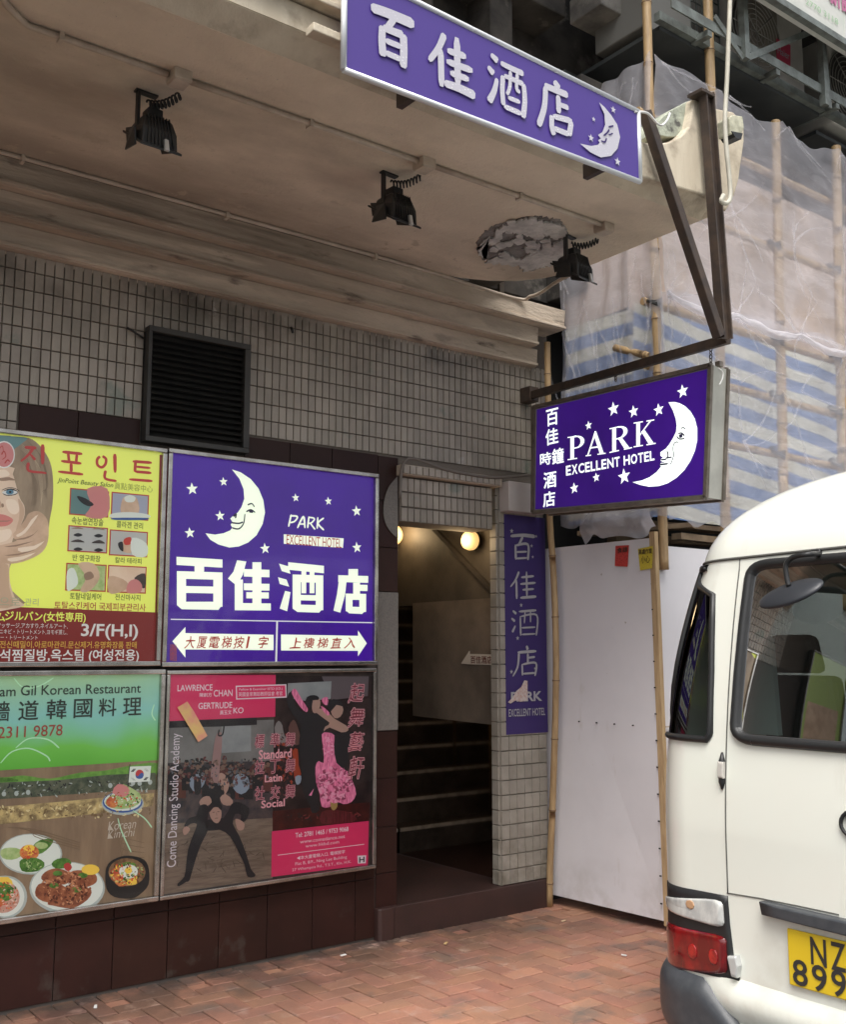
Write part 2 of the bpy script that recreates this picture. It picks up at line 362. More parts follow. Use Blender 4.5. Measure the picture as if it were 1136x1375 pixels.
def m_glitter():
    m = mat('dotted_led_letter', (.60, .60, .585), .35); n = m.node_tree.nodes; L = m.node_tree.links; b = n['Principled BSDF']
    g = n.new('ShaderNodeNewGeometry'); mp = n.new('ShaderNodeMapping'); mp.inputs['Rotation'].default_value = (0, .6, 0); mp.inputs['Scale'].default_value = (55, 55, 95); L.new(g.outputs['Position'], mp.inputs[0])
    v = n.new('ShaderNodeTexVoronoi'); v.inputs['Randomness'].default_value = .15; v.inputs['Scale'].default_value = 1; L.new(mp.outputs[0], v.inputs[0])
    c = n.new('ShaderNodeValToRGB'); c.color_ramp.elements[0].position = .28; c.color_ramp.elements[0].color = (.86, .87, .85, 1); c.color_ramp.elements[1].position = .5; c.color_ramp.elements[1].color = (.52, .51, .57, 1)
    L.new(v.outputs['Distance'], c.inputs[0]); L.new(c.outputs[0], b.inputs['Base Color']); return m
p_led = m_glitter()
def m_glassy(name, tint, rough=.03, gl=1.0, ior=1.5):
    m = bpy.data.materials.new(name); m.use_nodes = True; n = m.node_tree.nodes; L = m.node_tree.links; n.remove(n['Principled BSDF']); out = n['Material Output']
    t = n.new('ShaderNodeBsdfTransparent'); t.inputs[0].default_value = (*tint, 1); g = n.new('ShaderNodeBsdfGlossy'); g.inputs[0].default_value = (gl, gl, gl, 1); g.inputs['Roughness'].default_value = rough
    f = n.new('ShaderNodeFresnel'); f.inputs[0].default_value = ior; x = n.new('ShaderNodeMixShader'); L.new(f.outputs[0], x.inputs[0]); L.new(t.outputs[0], x.inputs[1]); L.new(g.outputs[0], x.inputs[2]); L.new(x.outputs[0], out.inputs[0]); return m
m_pane = m_glassy('clear_acrylic', (.97, .97, .97), .04, .8, 1.3)
m_vglass = m_glassy('tinted_van_glass', (.47, .52, .49), .01, 1, 1.6)
def m_net(name, c, dens, wr=14, trans=.5):
    m = bpy.data.materials.new(name); m.use_nodes = True; n = m.node_tree.nodes; L = m.node_tree.links; n.remove(n['Principled BSDF']); out = n['Material Output']
    d = n.new('ShaderNodeBsdfDiffuse'); d.inputs[0].default_value = (*c, 1); t = n.new('ShaderNodeBsdfTranslucent'); t.inputs[0].default_value = (*c, 1); a = n.new('ShaderNodeMixShader'); a.inputs[0].default_value = trans; L.new(d.outputs[0], a.inputs[1]); L.new(t.outputs[0], a.inputs[2])
    tr = n.new('ShaderNodeBsdfTransparent'); x = n.new('ShaderNodeMixShader'); L.new(tr.outputs[0], x.inputs[1]); L.new(a.outputs[0], x.inputs[2]); L.new(x.outputs[0], out.inputs[0])
    g = n.new('ShaderNodeNewGeometry'); z = n.new('ShaderNodeTexNoise'); z.inputs['Scale'].default_value = wr; z.inputs['Detail'].default_value = 7; z.inputs['Roughness'].default_value = .6; z.inputs['Distortion'].default_value = .35; mp = n.new('ShaderNodeMapping'); mp.inputs['Rotation'].default_value = (0, .45, 0); mp.inputs['Scale'].default_value = (.55, 1, 1.9); L.new(g.outputs['Position'], mp.inputs[0]); L.new(mp.outputs[0], z.inputs[0])
    # thin crease lines: where the distorted noise crosses its middle value the folds lie double
    ab = n.new('ShaderNodeMath'); ab.operation = 'SUBTRACT'; ab.inputs[1].default_value = .5; L.new(z.outputs['Fac'], ab.inputs[0]); b2 = n.new('ShaderNodeMath'); b2.operation = 'ABSOLUTE'; L.new(ab.outputs[0], b2.inputs[0])
    r = n.new('ShaderNodeMapRange'); r.inputs[1].default_value = 0; r.inputs[2].default_value = .022; r.inputs[3].default_value = min(1, dens + .045); r.inputs[4].default_value = dens; L.new(b2.outputs[0], r.inputs[0])
    L.new(r.outputs[0], x.inputs[0]); bm = n.new('ShaderNodeBump'); bm.inputs['Strength'].default_value = 1; bm.inputs['Distance'].default_value = .03; L.new(z.outputs['Fac'], bm.inputs['Height']); L.new(bm.outputs[0], d.inputs['Normal'])
    return m
m_net1 = m_net('white_mesh_sheet', (.78, .78, .85), .41, 3.2)
m_net2 = m_net('bunched_mesh_sheet', (.82, .80, .84), .62, 6)

# ------------------------------------------------------------------ ground: pavement of bricks, kerb, road
pave = M().poly([(-30, 60, -.035), (-30, -2.0, -.035), (60, -2.0, -.035), (60, 60, -.035)]).build('pavement', m_sand, None); tag(pave, kind='structure')
road = M().poly([(-60, -2.1, -.13), (-60, -60, -.13), (90, -60, -.13), (90, -2.1, -.13)]).build('road', m_asphalt, None); tag(road, kind='structure')
kb = M()
for i in range(30): kb.box(-12 + i * .9, -12 + i * .9 + .892, -2.12, -2.0, -.3, 0)
tag(kb.build('kerb', m_kerb, None, bevel=.008), kind='structure')
def visible(p, mx=60):
    v = Vector(p) - EYE; d = v.dot(FWD)
    if d < .2: return False
    x = 568 + 1400 * v.dot(RGT) / d; y = 687.5 - 1400 * v.dot(UPV) / d
    return -mx < x < 1136 + mx and -mx < y < 1375 + mx
BR, BW, G = .205, .1025, .0062
bm_h = None
def brick_mesh(lx, ly):
    b = M(); x, y = lx / 2 - G / 2, ly / 2 - G / 2; c = .004
    lo = [(-x, -y, -.05), (x, -y, -.05), (x, y, -.05), (-x, y, -.05)]; mi = [(-x, -y, -c), (x, -y, -c), (x, y, -c), (-x, y, -c)]
    to = [(-x + c, -y + c, 0), (x - c, -y + c, 0), (x - c, y - c, 0), (-x + c, y - c, 0)]
    b.v = lo + mi + to
    for a in (0, 4):
        for i in range(4): j = (i + 1) % 4; b.f.append([a + i, a + j, a + 4 + j, a + 4 + i])
    b.f.append([8, 9, 10, 11]); return b
bh = brick_mesh(BR, BW); bv = brick_mesh(BW, BR)
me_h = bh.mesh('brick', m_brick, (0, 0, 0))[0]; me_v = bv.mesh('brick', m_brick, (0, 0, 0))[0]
cells = []
def in_bounds(x, y): return -2.5 < x < 9 and -1.98 < y < -.11
occupied = []
W_ = BW
for i in range(-40, 110):           # herringbone of two-by-one bricks, square to the wall, one header course along it
    for j in range(-40, 40):
        k = (i - j) % 4
        if k == 0: cx_, cy_, h = (i + 1) * W_, (j + .5) * W_, True
        elif k == 2: cx_, cy_, h = (i + .5) * W_, (j + 1) * W_ , False
        else: continue
        if k == 2: cy_ = (j + 0) * W_
        cx_ -= 2.5; cy_ -= 1.0 - .0
        if in_bounds(cx_, cy_): cells.append((cx_, cy_, h))
for i in range(112): cells.append((-2.45 + i * BW, -.0, False))
for i in range(112): cells.append((-2.45 + i * BW, -.155, None))
rest = M(); cnt = 0
for (x, y, h) in sorted(cells, key=lambda c: (Vector((c[0], c[1], 0)) - EYE).length):
    z = random.uniform(-.0045, .0) - (.009 if h is None else 0); a = random.uniform(-.012, .012)
    if visible((x, y, 0)) and cnt < 300 and y > -2.0 and not (x > 4.9 and y < -.9) and h is not None:
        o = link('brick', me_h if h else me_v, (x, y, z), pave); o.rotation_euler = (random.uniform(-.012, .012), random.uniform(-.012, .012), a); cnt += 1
    else:
        s = bh if h else bv; k0 = len(rest.v)
        rest.v += [(p[0] + x, p[1] + y, p[2] + z) for p in s.v]; rest.f += [[k0 + q for q in f] for f in s.f]
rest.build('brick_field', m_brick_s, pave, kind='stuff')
# litter on the pavement
lit_pl = Plane('z', .003)
for px, py, lab, c, s in ((128, 1352, 'white cigarette end lying on the bricks at the far left', (.7, .7, .68), .02),
                    (461, 1283, 'small white paper scrap on the bricks left of the doorstep', (.8, .8, .78), .018),
                    (599, 1267, 'yellowish leaf scrap on the bricks below the doorstep', (.6, .42, .2), .02),
                    (838, 1283, 'tiny white paper scrap on the bricks near the van', (.8, .8, .8), .016),
                    (757, 1237, 'pale chip of debris on the bricks near the bamboo pole foot', (.6, .45, .3), .018)):
    c0 = lit_pl.map(px, py); mm = M(); a = random.uniform(0, 3); d = Vector((math.cos(a), math.sin(a), 0)) * s; e = Vector((-d.y, d.x, 0)) * .35
    mm.prism([c0 - d - e, c0 + d - e * .6, c0 + d * .8 + e, c0 - d * .9 + e * 1.1], (0, 0, .005))
    o = mm.build('litter', mat('litter_' + str(px), c, .7), None); tag(o, lab, 'litter')

# ------------------------------------------------------------------ the hotel building wall
WALL = Plane('y', 0)
bld = thing('hotel_building', (2.5, 0, 0), 'hotel building front with pale oblong tiles above dark brown ones', 'building')
# backing: mortar bed behind the tiles, with openings for the doorway
bk = M(); bk.box(-3, 3.655, .012, .22, 2.62, 3.9); bk.box(3.655, 4.40, .012, .22, 2.66, 3.9); bk.box(4.40, 4.93, .012, .22, 2.71, 3.9)
bk.build('wall', m_grout, bld)
M().box(-3, 3.655, .012, .25, -.03, 2.62).build('wall', m_bgrout, bld, label='dark brown lower wall behind the light boxes')
PX_, PZ_ = .0472, .0935
tw, th = PX_ - .0056, PZ_ - .0056
def tile_mesh(w_, h_, m, t=.012, c=.002):
    b = M(); x, z = w_ / 2, h_ / 2
    b.v = [(-x, 0, -z), (x, 0, -z), (x, 0, z), (-x, 0, z), (-x, -t + c, -z), (x, -t + c, -z), (x, -t + c, z), (-x, -t + c, z), (-x + c, -t, -z + c), (x - c, -t, -z + c), (x - c, -t, z - c), (-x + c, -t, z - c)]
    for a in (0, 4):
        for i in range(4): j = (i + 1) % 4; b.f.append([a + i, a + j, a + 4 + j, a + 4 + i])
    b.f.append([8, 9, 10, 11]); return b
tm = tile_mesh(tw, th, m_tile); tm_me = tm.mesh('tile', m_tile, (0, 0, 0))[0]
tiles = []
for c in range(-20, 79):
    x = 1.3135 + (c + .5) * PX_
    for r in range(-1, 9):
        z1 = 3.438 - r * PZ_; zc = z1 - PZ_ / 2
        if x > 4.915: continue
        if zc + th / 2 > 3.535: continue
        if 1.40 < x < 2.04 and zc < 2.80: continue
        if 2.03 < x < 2.61 and zc < 3.28: continue
        if 2.60 < x < 3.66 and zc < 2.78: continue
        if x > 3.64 and zc < 2.74: continue
        tiles.append((x, zc))
tiles.sort(key=lambda t: (0 if visible((t[0], 0, t[1]), 5) else 1, t[0]))
restT = M()
for i, (x, z) in enumerate(tiles):
    if i < 290: o = link('tile', tm_me, (x, .010, z), bld); o.rotation_euler = (random.gauss(0, .004), 0, random.gauss(0, .004))
    else:
        k0 = len(restT.v); a = random.gauss(0, .005); restT.v += [(p[0] + x, p[1] + .010 + a * p[2], p[2] + z) for p in tm.v]; restT.f += [[k0 + q for q in f] for f in tm.f]
# top cut course and rows above the door
for c in range(-20, 78):
    x = 1.3135 + (c + .5) * PX_
    if x < 4.9:
        k0 = len(restT.v); s = .028 if c % 7 else .033; restT.v += [(p[0] + x, p[1] + .010, p[2] * .45 + 3.498) for p in tm.v] if False else []
restT.build('tile_field', m_tile_s, bld, kind='stuff')
# brown tiles: plinth, upper band and the column beside the door
def brown(x0, x1, z0, z1, y=.0, d=.014, g=.004):
    c = .002; b = M(); b.v = [(x0 + g / 2, y + d, z0 + g / 2), (x1 - g / 2, y + d, z0 + g / 2), (x1 - g / 2, y + d, z1 - g / 2), (x0 + g / 2, y + d, z1 - g / 2)]
    b.v += [(p[0], y + c, p[2]) for p in b.v[:4]]
    b.v += [(x0 + g / 2 + c, y, z0 + g / 2 + c), (x1 - g / 2 - c, y, z0 + g / 2 + c), (x1 - g / 2 - c, y, z1 - g / 2 - c), (x0 + g / 2 + c, y, z1 - g / 2 - c)]
    for a in (0, 4):
        for i in range(4): j = (i + 1) % 4; b.f.append([a + i, a + j, a + 4 + j, a + 4 + i])
    b.f.append([8, 9, 10, 11]); b.build('brown_tile', m_brown, bld)
xs = [-3.02 + i * .278 for i in range(0, 30)]
xs = [1.701 + .2775 * i for i in range(-12, 7)] + [3.50]
for a, b_ in zip(xs, xs[1:]):
    brown(a, b_, .012, .336); brown(a, b_, .336, .612)
for z0, z1 in ((.012, .353), (.353, .609), (.609, .881), (.881, 1.15), (1.956, 2.22), (2.22, 2.50), (2.50, 2.772)): brown(3.505, 3.655, z0, z1)
for a, b_ in ((1.415, 1.70), (1.70, 2.02)): brown(a, b_, 2.60, 2.784)
for a, b_ in ((2.615, 2.90), (2.90, 3.18), (3.18, 3.505)): brown(a, b_, 2.60, 2.776)
M().box(3.506, 3.652, -.008, .012, 1.153, 1.954).build('grey_panel', m_greypanel, bld, bevel=.003)
# the reveal of the column beside the doorway
M().box(3.640, 3.655, .26, .30, .17, 2.38).build('door_jamb', m_dark, bld)
# half round shield-like plate on the brown column
hp = [WALL.map(x, y, .004) for x, y in smooth_loop([(533, 640), (521, 655), (515, 675), (515, 695), (521, 710), (530, 720), (534, 722)], 3, False)]
M().prism(hp, (0, -.004, 0)).build('half_round_plate', m_greypanel, bld)
# lintel over the doorway with projecting tiled sill
lt = M(); lt.box(3.66, 4.40, -.004, .2, 2.385, 2.655); lt.build('lintel', m_grout, bld)
lt = M(); lt.box(3.64, 4.44, -.06, .2, 2.662, 2.725); lt.build('door_hood', m_stucco, bld, bevel=.004)
tl2 = M(); lw = .0472
for r in range(3):
    for c in range(15):
        x = 3.69 + c * .0485; z = 2.655 - .045 - r * .0915
        k0 = len(tl2.v); hh = .93 if r < 2 else .9; tl2.v += [(p[0] * 1.0 + x, p[1] + -.004, p[2] * hh + z) for p in tm.v]; tl2.f += [[k0 + q for q in f] for f in tm.f]
tl2.build('lintel_tile', m_tile_s, bld, kind='stuff')
hd = M()
for c in range(16):
    x = 3.665 + c * .0485; k0 = len(hd.v); hd.v += [(p[0] + x, p[1] - .06, p[2] * .55 + 2.693) for p in tm.v]; hd.f += [[k0 + q for q in f] for f in tm.f]
hd.build('hood_tile', m_tile_s, bld, kind='stuff')
# entrance pillar
pil = thing('entrance_pillar', (4.62, 0, .17), 'tiled pillar right of the doorway carrying the narrow upright purple sign', 'pillar')
M().box(4.452, 4.860, .0, .075, .17, 2.70).build('pillar_core', m_pgrout, pil)
M().box(4.462, 4.775, -.10, -.003, 2.505, 2.70).build('box_housing', m_lightbox, pil, bevel=.006)
pt = tile_mesh(.062, .084, m_tile); m_ptile = mat('pillar_tile', (.31, .285, .245), .5, c2=(.25, .23, .195), nscale=5, rnd=.08, dirt_and_shade=[((.14, .12, .09), 6, .45, .65, 2, .7, .15)])
m_ptile.name = 'pillar_tile'
pt_me = pt.mesh('tile', m_ptile, (0, 0, 0))[0]
for r in range(28):
    z = .17 + .045 + r * .0905
    for c in range(6):
        x = 4.486 + c * .0655
        if 4.49 < x < 4.77 and 1.18 < z < 2.45: continue
        if z > 2.5 and x < 4.79: continue
        link('tile', pt_me, (x, .0, z), pil)
    for c in range(1):
        o = link('tile', pt_me, (4.452, .036 + c * .0655, z), pil); o.rotation_euler = (0, 0, R(-90))
# steel louvre
lou = thing('wall_louvre', (2.32, 0, 2.65), 'black metal ventilation louvre set high in the pale tiled wall', 'vent')
lx0, lx1, lz0, lz1 = 2.025, 2.612, 2.668, 3.275
M().box(lx0, lx1, -.002, .011, lz0, lz1).build('backing', m_black, lou)
f = M(); f.box(lx0, lx1, -.06, -.003, lz1 - .03, lz1); f.box(lx0, lx1, -.06, -.003, lz0, lz0 + .028); f.box(lx0, lx0 + .02, -.0598, -.003, lz0 + .028, lz1 - .03); f.box(lx1 - .035, lx1, -.0598, -.003, lz0 + .028, lz1 - .03)
f.build('frame', mat('louvre_frame', (.045, .043, .038), .5, c2=(.03, .03, .028)), lou, bevel=.003)
n_s = 17; zs = (lz1 - lz0 - .06) / n_s
sl = M(); sl.hexa([(lx0 + .021, -.052, 0), (lx1 - .036, -.052, 0), (lx1 - .036, -.048, 0), (lx0 + .021, -.048, 0), (lx0 + .021, -.012, zs * 1.05), (lx1 - .036, -.012, zs * 1.05), (lx1 - .036, -.008, zs * 1.05), (lx0 + .021, -.008, zs * 1.05)])
sme, so_ = sl.mesh('slat', m_blackm)
for k in range(n_s): link('slat', sme, (so_[0], so_[1], lz0 + .028 + zs * (k + .5)), lou)
hk = M(); hk.tube([WALL.map(170, 440, .02), WALL.map(180, 446, .03), WALL.map(192, 454, .02)], .006); hk.build('stay_rod', m_wire, lou)
# loose cable over the doorway
cb = smooth_loop([WALL.map(x, y, .075) for x, y in ((537, 668), (539, 632), (545, 618), (556, 616), (575, 622), (600, 631), (630, 637), (660, 641), (690, 640), (716, 637))], 4, False)
tag(M().tube(cb, .010, 6).build('loose_cable', mat('dusty_cable', (.16, .14, .12), .7), None), 'thick dusty grey cable sagging along the wall above the doorway', 'cable')
tag(M().tube([WALL.map(391, 440, .0), WALL.map(391, 440, .04), WALL.map(393, 447, .045)], .008, 6).build('wall_hook', m_wire, None), 'small black hook in the tiled wall right of the louvre', 'hook')

# ------------------------------------------------------------------ doorstep and inside of the doorway
st = thing('doorstep', (4.2, 0, 0), 'low dark maroon doorstep platform in front of the hotel doorway', 'doorstep')
pts = [(3.50, .012), (3.50, -.03), (3.515, -.045), (3.60, -.045), (3.615, -.032), (4.83, -.032), (4.83, .012)]
M().prism([(x, y, -.02) for x, y in pts], (0, 0, .19)).build('platform', m_ifloor, st, bevel=.006)
M().poly([(3.656, .012, .169), (4.452, .012, .169), (4.452, .076, .169), (4.56, .076, .169), (4.56, 1.24, .169), (3.2, 1.24, .169), (3.2, .26, .169), (3.656, .26, .169)]).build('entrance_floor', m_ifloor, st)
sc_ = thing('staircase', (4.2, 1.2, .17), 'dark staircase going up inside the hotel doorway with thin pale step edges', 'stairs')
sy = [1.24, 1.47, 1.67, 1.87, 2.07, 2.27, 2.47, 2.67, 2.87, 3.07, 3.27, 3.47]
for k, y in enumerate(sy):
    z = .17 * (k + 1)
    M().box(2.9, 4.548, y, y + .26, z - .02 if k else .15, z + .17).build('step', m_step, sc_)
    M().box(2.9, 4.548, y - .012, y + .014, z + .150, z + .174).build('step_edge', m_nosing, sc_)
inn = thing('stair_hall', (4.2, 1, .17), 'unlit stair hall inside the doorway, with a polished dark wall and a beige panel', 'interior')
M().box(4.56, 4.60, .077, 4.2, .17, 1.94).build('side_wall', m_glossdark, inn, label='polished dark lower side wall mirroring the steps')
M().box(4.56, 4.60, .077, 4.2, 1.942, 4.2).build('side_wall', m_dark, inn)
M().box(2.84, 2.88, .26, 4.2, .17, 4.2).build('side_wall', m_dark, inn)
M().box(2.84, 4.60, 4.0, 4.05, .17, 4.2).build('end_wall', m_dark, inn)
M().box(2.84, 4.60, .226, 4.2, 4.0, 4.04).build('ceiling', m_dark, inn)
M().poly([(2.84, .255, .17), (3.64, .255, .17), (3.64, .255, 2.66), (2.84, .255, 2.66)]).build('side_wall', m_dark, inn)
RW = Plane('x', 4.555)
M().prism([RW.map(x, y) for x, y in ((556, 961), (662, 973), (664, 803), (556, 810))], (-.012, 0, 0)).build('beige_panel', m_beige, inn)
M().prism([RW.map(x, y, .001) for x, y in ((590, 712), (664, 790), (664, 797), (584, 712))], (-.03, 0, 0)).build('stair_soffit_edge', mat('dim_brown_plaster', (.035, .027, .020), .8), inn)
M().prism([Vector((4.3, 1.5, 2.9)), Vector((4.3, 3.9, 4.0)), Vector((4.3, 3.9, 4.2)), Vector((4.3, 1.5, 3.1))], (-1.4, 0, 0)).build('upper_flight', m_dark, inn)
hr = M(); hr.tube([(3.62, .9, .95), (3.62, 1.3, 1.15), (3.62, 3.3, 2.8)], .018); 
for k in range(5): hr.tube([(3.62, 1.3 + .45 * k, .3 + .38 * k), (3.62, 1.3 + .45 * k, 1.15 + .37 * k)], .010)
tag(hr.build('handrail', mat('brass_rail', (.30, .22, .12), .35, .7), None), 'thin metal handrail climbing beside the stairs in the doorway', 'handrail')
ar = thing('arrow_sign', RW.map(640, 885, .014), 'small white arrow sign with red characters on the beige wall inside the doorway', 'sign')
M().prism([RW.map(x, y, .014) for x, y in ((620, 891), (631, 874), (631, 878), (670, 879), (670, 893), (631, 892))], (-.006, 0, 0)).build('arrow_plate', mat('arrow_white', (.62, .56, .48), .5), ar)
text(RW, '百佳酒店', (632, 881, 661, 891), mat('arrow_ink', (.16, .05, .04), .5), ar, .0225, .02)
# drum wall lamps
m_lamp = mat('lit_lamp_glass', (.9, .75, .45), .4, emit=.5, emit_c=(1, .60, .20)); m_ring = mat('lamp_ring', (.05, .04, .03), .4)
def drum(c, nrm, r, lab):
    c = Vector(c); nrm = Vector(nrm).normalized(); t = thing('wall_lamp', c, lab, 'lamp', 'drum lamps in the stair hall')
    M().tube([c, c + nrm * .05], [r * .75, r * .8], 24).build('lamp_base', m_ring, t)
    M().tube([c + nrm * .05, c + nrm * .07, c + nrm * .10, c + nrm * .115, c + nrm * .12], [r * .96, r, r * .9, r * .6, r * .05], 28).build('lamp_shade', m_lamp, t)
    ld = bpy.data.lights.new('lamp_glow', 'POINT'); ld.energy = 2.2; ld.color = (1, .72, .4); ld.shadow_soft_size = .08
    lo = bpy.data.objects.new('lamp_glow', ld); col.objects.link(lo); lo.parent = t; lo.location = nrm * .22
drum(RW.map(641, 727), (-1, -.12, 0), .066, 'round glowing drum lamp high on the polished wall at the right of the doorway')
lp2 = Plane('y', 1.2).map(531, 718); drum(lp2 + Vector((0, .1, 0)), (-.15, -1, 0), .085, 'round glowing lamp half hidden behind the brown column left of the doorway')

# ------------------------------------------------------------------ canopy
cn = thing('canopy', (2, -.9, 3.9), 'heavy beige plastered concrete canopy over the pavement with stained underside', 'canopy')
CZ = 3.9
CL, CR = -3.0, 4.42
slab = M()
# underside sheet with a softly ragged inner corner, then the body above it
under = [(CL, -1.70), (4.42, -1.70), (4.425, -1.2), (4.43, -.93), (4.42, -.72), (4.36, -.56), (4.26, -.42), (4.12, -.32), (3.95, -.25), (3.7, -.205), (CL, -.205)]
# lowered outer rib: the sheet in front of the conduit rises slightly to the edge
slab.prism([(x, y, CZ) for x, y in under][::-1], (0, 0, .18))
slab.build('soffit', m_stucco, cn)
fa = M()   # fascia: sloped lower band, ledge groove, upper face
def band(y0, z0, y1, z1, x0, x1a, x1b, back=.25):
    fa.hexa([(x0, y0, z0), (x1a, y0, z0), (x1a, y0 + back, z0 + .02), (x0, y0 + back, z0 + .02), (x0, y1, z1), (x1b, y1, z1), (x1b, y1 + back, z1), (x0, y1 + back, z1)])
band(-1.7005, CZ, -1.80, 3.968, CL, 4.421, 4.40)
fa.build('fascia_lower_band', m_fascia, cn, bevel=.006)
fa = M(); band(-1.795, 3.972, -1.795, 4.075, CL, 4.40, 4.40); fa.build('fascia', m_fascia, cn)
FP = Plane('y', -1.81)
fa = M(); top_l = [(462, 36), (367, 0)]
fa.box(CL, 2.3, -1.85, -1.6, 4.085, 4.11); fa.box(CL, 2.3, -1.82, -1.6, 4.12, 4.7); fa.build('upper_cornice', m_fascia, cn, bevel=.005)
# raised broken end piece
ep = [(858, 236), (958, 266), (962, 262), (958, 200), (955, 138), (945, 131), (932, 132), (930, 150), (926, 170), (915, 182), (900, 190), (880, 193), (862, 190)]
M().prism([FP.map(x, y) for x, y in ep], (0, .22, 0)).build('parapet_end', m_fascia, cn, bevel=.01)
gr = [(931, 134), (929, 150), (925, 166), (917, 178), (905, 184), (888, 182), (880, 178), (884, 164), (896, 152), (912, 142)]
M().prism([FP.map(x, y, -.05) for x, y in smooth_loop(gr, 2)], (0, .16, 0)).build('broken_render', m_broken, cn, bevel=.004)
FP2 = Plane('y', -1.70)
ep2 = [(955, 268), (976, 283), (987, 262), (993, 240), (1000, 190), (1000, 165), (985, 150), (960, 145), (955, 150)]
M().prism([FP2.map(x, y) for x, y in ep2], (0, .35, 0)).build('end_return', m_fascia, cn, bevel=.01)
# stepped mouldings under the slab against the wall
for (y0, z1, z0, xe) in ((-.20, 3.899, 3.765, 4.905), (-.13, 3.764, 3.640, 4.72), (-.055, 3.639, 3.520, 4.78)):
    s = M(); s.hexa([(CL, y0 + .012, z0), (xe, y0 + .012, z0), (xe, .2, z0), (CL, .2, z0), (CL, y0, z1), (xe, y0, z1), (xe, .2, z1), (CL, .2, z1)])
    # small bead on the lower edge
    s.box(CL, xe - .002, y0 - .006, y0 + .011, z0 + .004, z0 + .022)
    s.build('moulding', m_mould, cn, bevel=.004)
s = M(); s.box(CL, 4.9, .0, .012, 3.502, 3.518); s.build('moulding', m_mould, cn)
# flaked patch in the underside
SP = Plane('z', CZ)
def blob(cx_, cy_, rx, ry, n, seed, rag=.18):
    rr = random.Random(seed); out = []
    for i in range(n):
        a = 2 * math.pi * i / n; k = 1 + rr.uniform(-rag, rag); out.append((cx_ + rx * k * math.cos(a), cy_ + ry * k * math.sin(a)))
    return out
SP_ = lambda x, y, d: SP.map(x, y, -d)
base = [(641, 331), (645, 318), (656, 308), (668, 302), (684, 298), (700, 293), (716, 291), (735, 293), (752, 296), (759, 306), (762, 320), (757, 340), (752, 352), (738, 357), (722, 360), (707, 362), (697, 358), (690, 350), (672, 352), (654, 350), (645, 344)]
pp = M(); pp.prism([SP_(x + 4 * noise.noise(Vector((x * .3, y * .3, 1))) + random.uniform(-.6, .6), y + 3 * noise.noise(Vector((x * .3, y * .3, 7))) + random.uniform(-.5, .5), .004) for x, y in smooth_loop(base, 6)], (0, 0, .01)); pp.build('bare_patch', m_patch_d, cn)
fl = M()
for pts in ([(664, 316), (672, 304), (690, 298), (712, 292), (728, 296), (735, 304), (756, 302), (760, 314), (745, 318), (733, 312), (720, 318), (705, 313), (690, 311), (678, 309), (673, 318)],
            [(707, 362), (698, 356), (702, 345), (716, 340), (722, 333), (740, 328), (757, 322), (757, 340), (750, 352), (735, 356), (722, 359)],
            [(642, 333), (649, 322), (662, 318), (673, 320), (666, 326), (654, 328), (648, 336), (652, 346), (645, 342)],
            [(652, 351), (668, 345), (690, 346), (700, 350), (694, 355), (672, 353)],
            [(725, 300), (745, 298), (757, 304), (752, 310), (735, 307)], [(704, 332), (716, 326), (726, 328), (720, 336), (708, 338)], [(735, 340), (752, 330), (757, 338), (745, 346)]):
    rr = []
    for (x, y) in smooth_loop(pts, 9): j_ = noise.noise(Vector((x * .35, y * .35, 4))) * 4.5; k_ = noise.noise(Vector((x * .3, y * .3, 9))) * 3.5; rr.append(SP_(x + j_ + random.uniform(-.5, .5), y + k_ + random.uniform(-.4, .4), .006))
    fl.prism(rr, (0, 0, -.009 + random.uniform(-.003, .002)))
for i in range(46):
    a = random.uniform(0, 6.28); r_ = random.random() ** .5; cx_, cy_ = 701 + 56 * r_ * math.cos(a) + 3, 327 + 31 * r_ * math.sin(a); q_ = random.uniform(1.5, 6)
    fl.prism([SP_(cx_ + q_ * 1.6 * random.uniform(.5, 1.2) * math.cos(t * .9), cy_ + q_ * random.uniform(.4, 1) * math.sin(t * .9), .0085) for t in range(7)], (0, 0, -.004 - random.uniform(0, .006)))
fl.build('plaster_flakes', m_patch_w, cn, kind='stuff')
# conduits, clips and junction boxes
def conduit(pts, r, lab, clips, name='conduit'):
    t = thing(name, pts[0], lab, 'conduit'); M().tube(pts, r, 8).build('pipe', m_conduit, t)
    for p in clips: M().box(p[0] - .008, p[0] + .008, p[1] - .02, p[1] + .02, CZ - .034, CZ).build('clip', m_conduit, t)
    return t
yo = -1.335
p0 = [(x, -1.333 - (x - 1.5) * .012, CZ - .014) for x in (1.0, 1.30, 1.545)]
cur = [(.78, -1.62, CZ - .014), (.84, -1.50, CZ - .014), (.90, -1.41, CZ - .014), (.97, -1.35, CZ - .014)]
conduit(cur + p0, .013, 'surface conduit on the canopy underside left of the first floodlight', [(1.12, -1.33)])
conduit([(1.63, -1.337, CZ - .014), (2.79, -1.347, CZ - .014)], .013, 'surface conduit running between the first and the second floodlight', [(2.2, -1.34)])
conduit([(2.86, -1.350, CZ - .014), (4.02, -1.362, CZ - .014)], .013, 'surface conduit running between the second and the third floodlight', [(3.42, -1.356)])
ic = [(-2, -.245, CZ - .012), (2.0, -.248, CZ - .012), (3.6, -.245, CZ - .012)] + [tuple(SP.map(x, y, -.012 - k * .004)) for k, (x, y) in enumerate(((690, 400), (712, 398), (728, 392), (742, 382), (756, 374), (770, 368)))]
conduit(smooth_loop(ic, 4, False), .011, 'thin pale conduit along the inner edge of the canopy curling down at its end', [(1.3, -.245), (2.35, -.246), (3.3, -.245)])
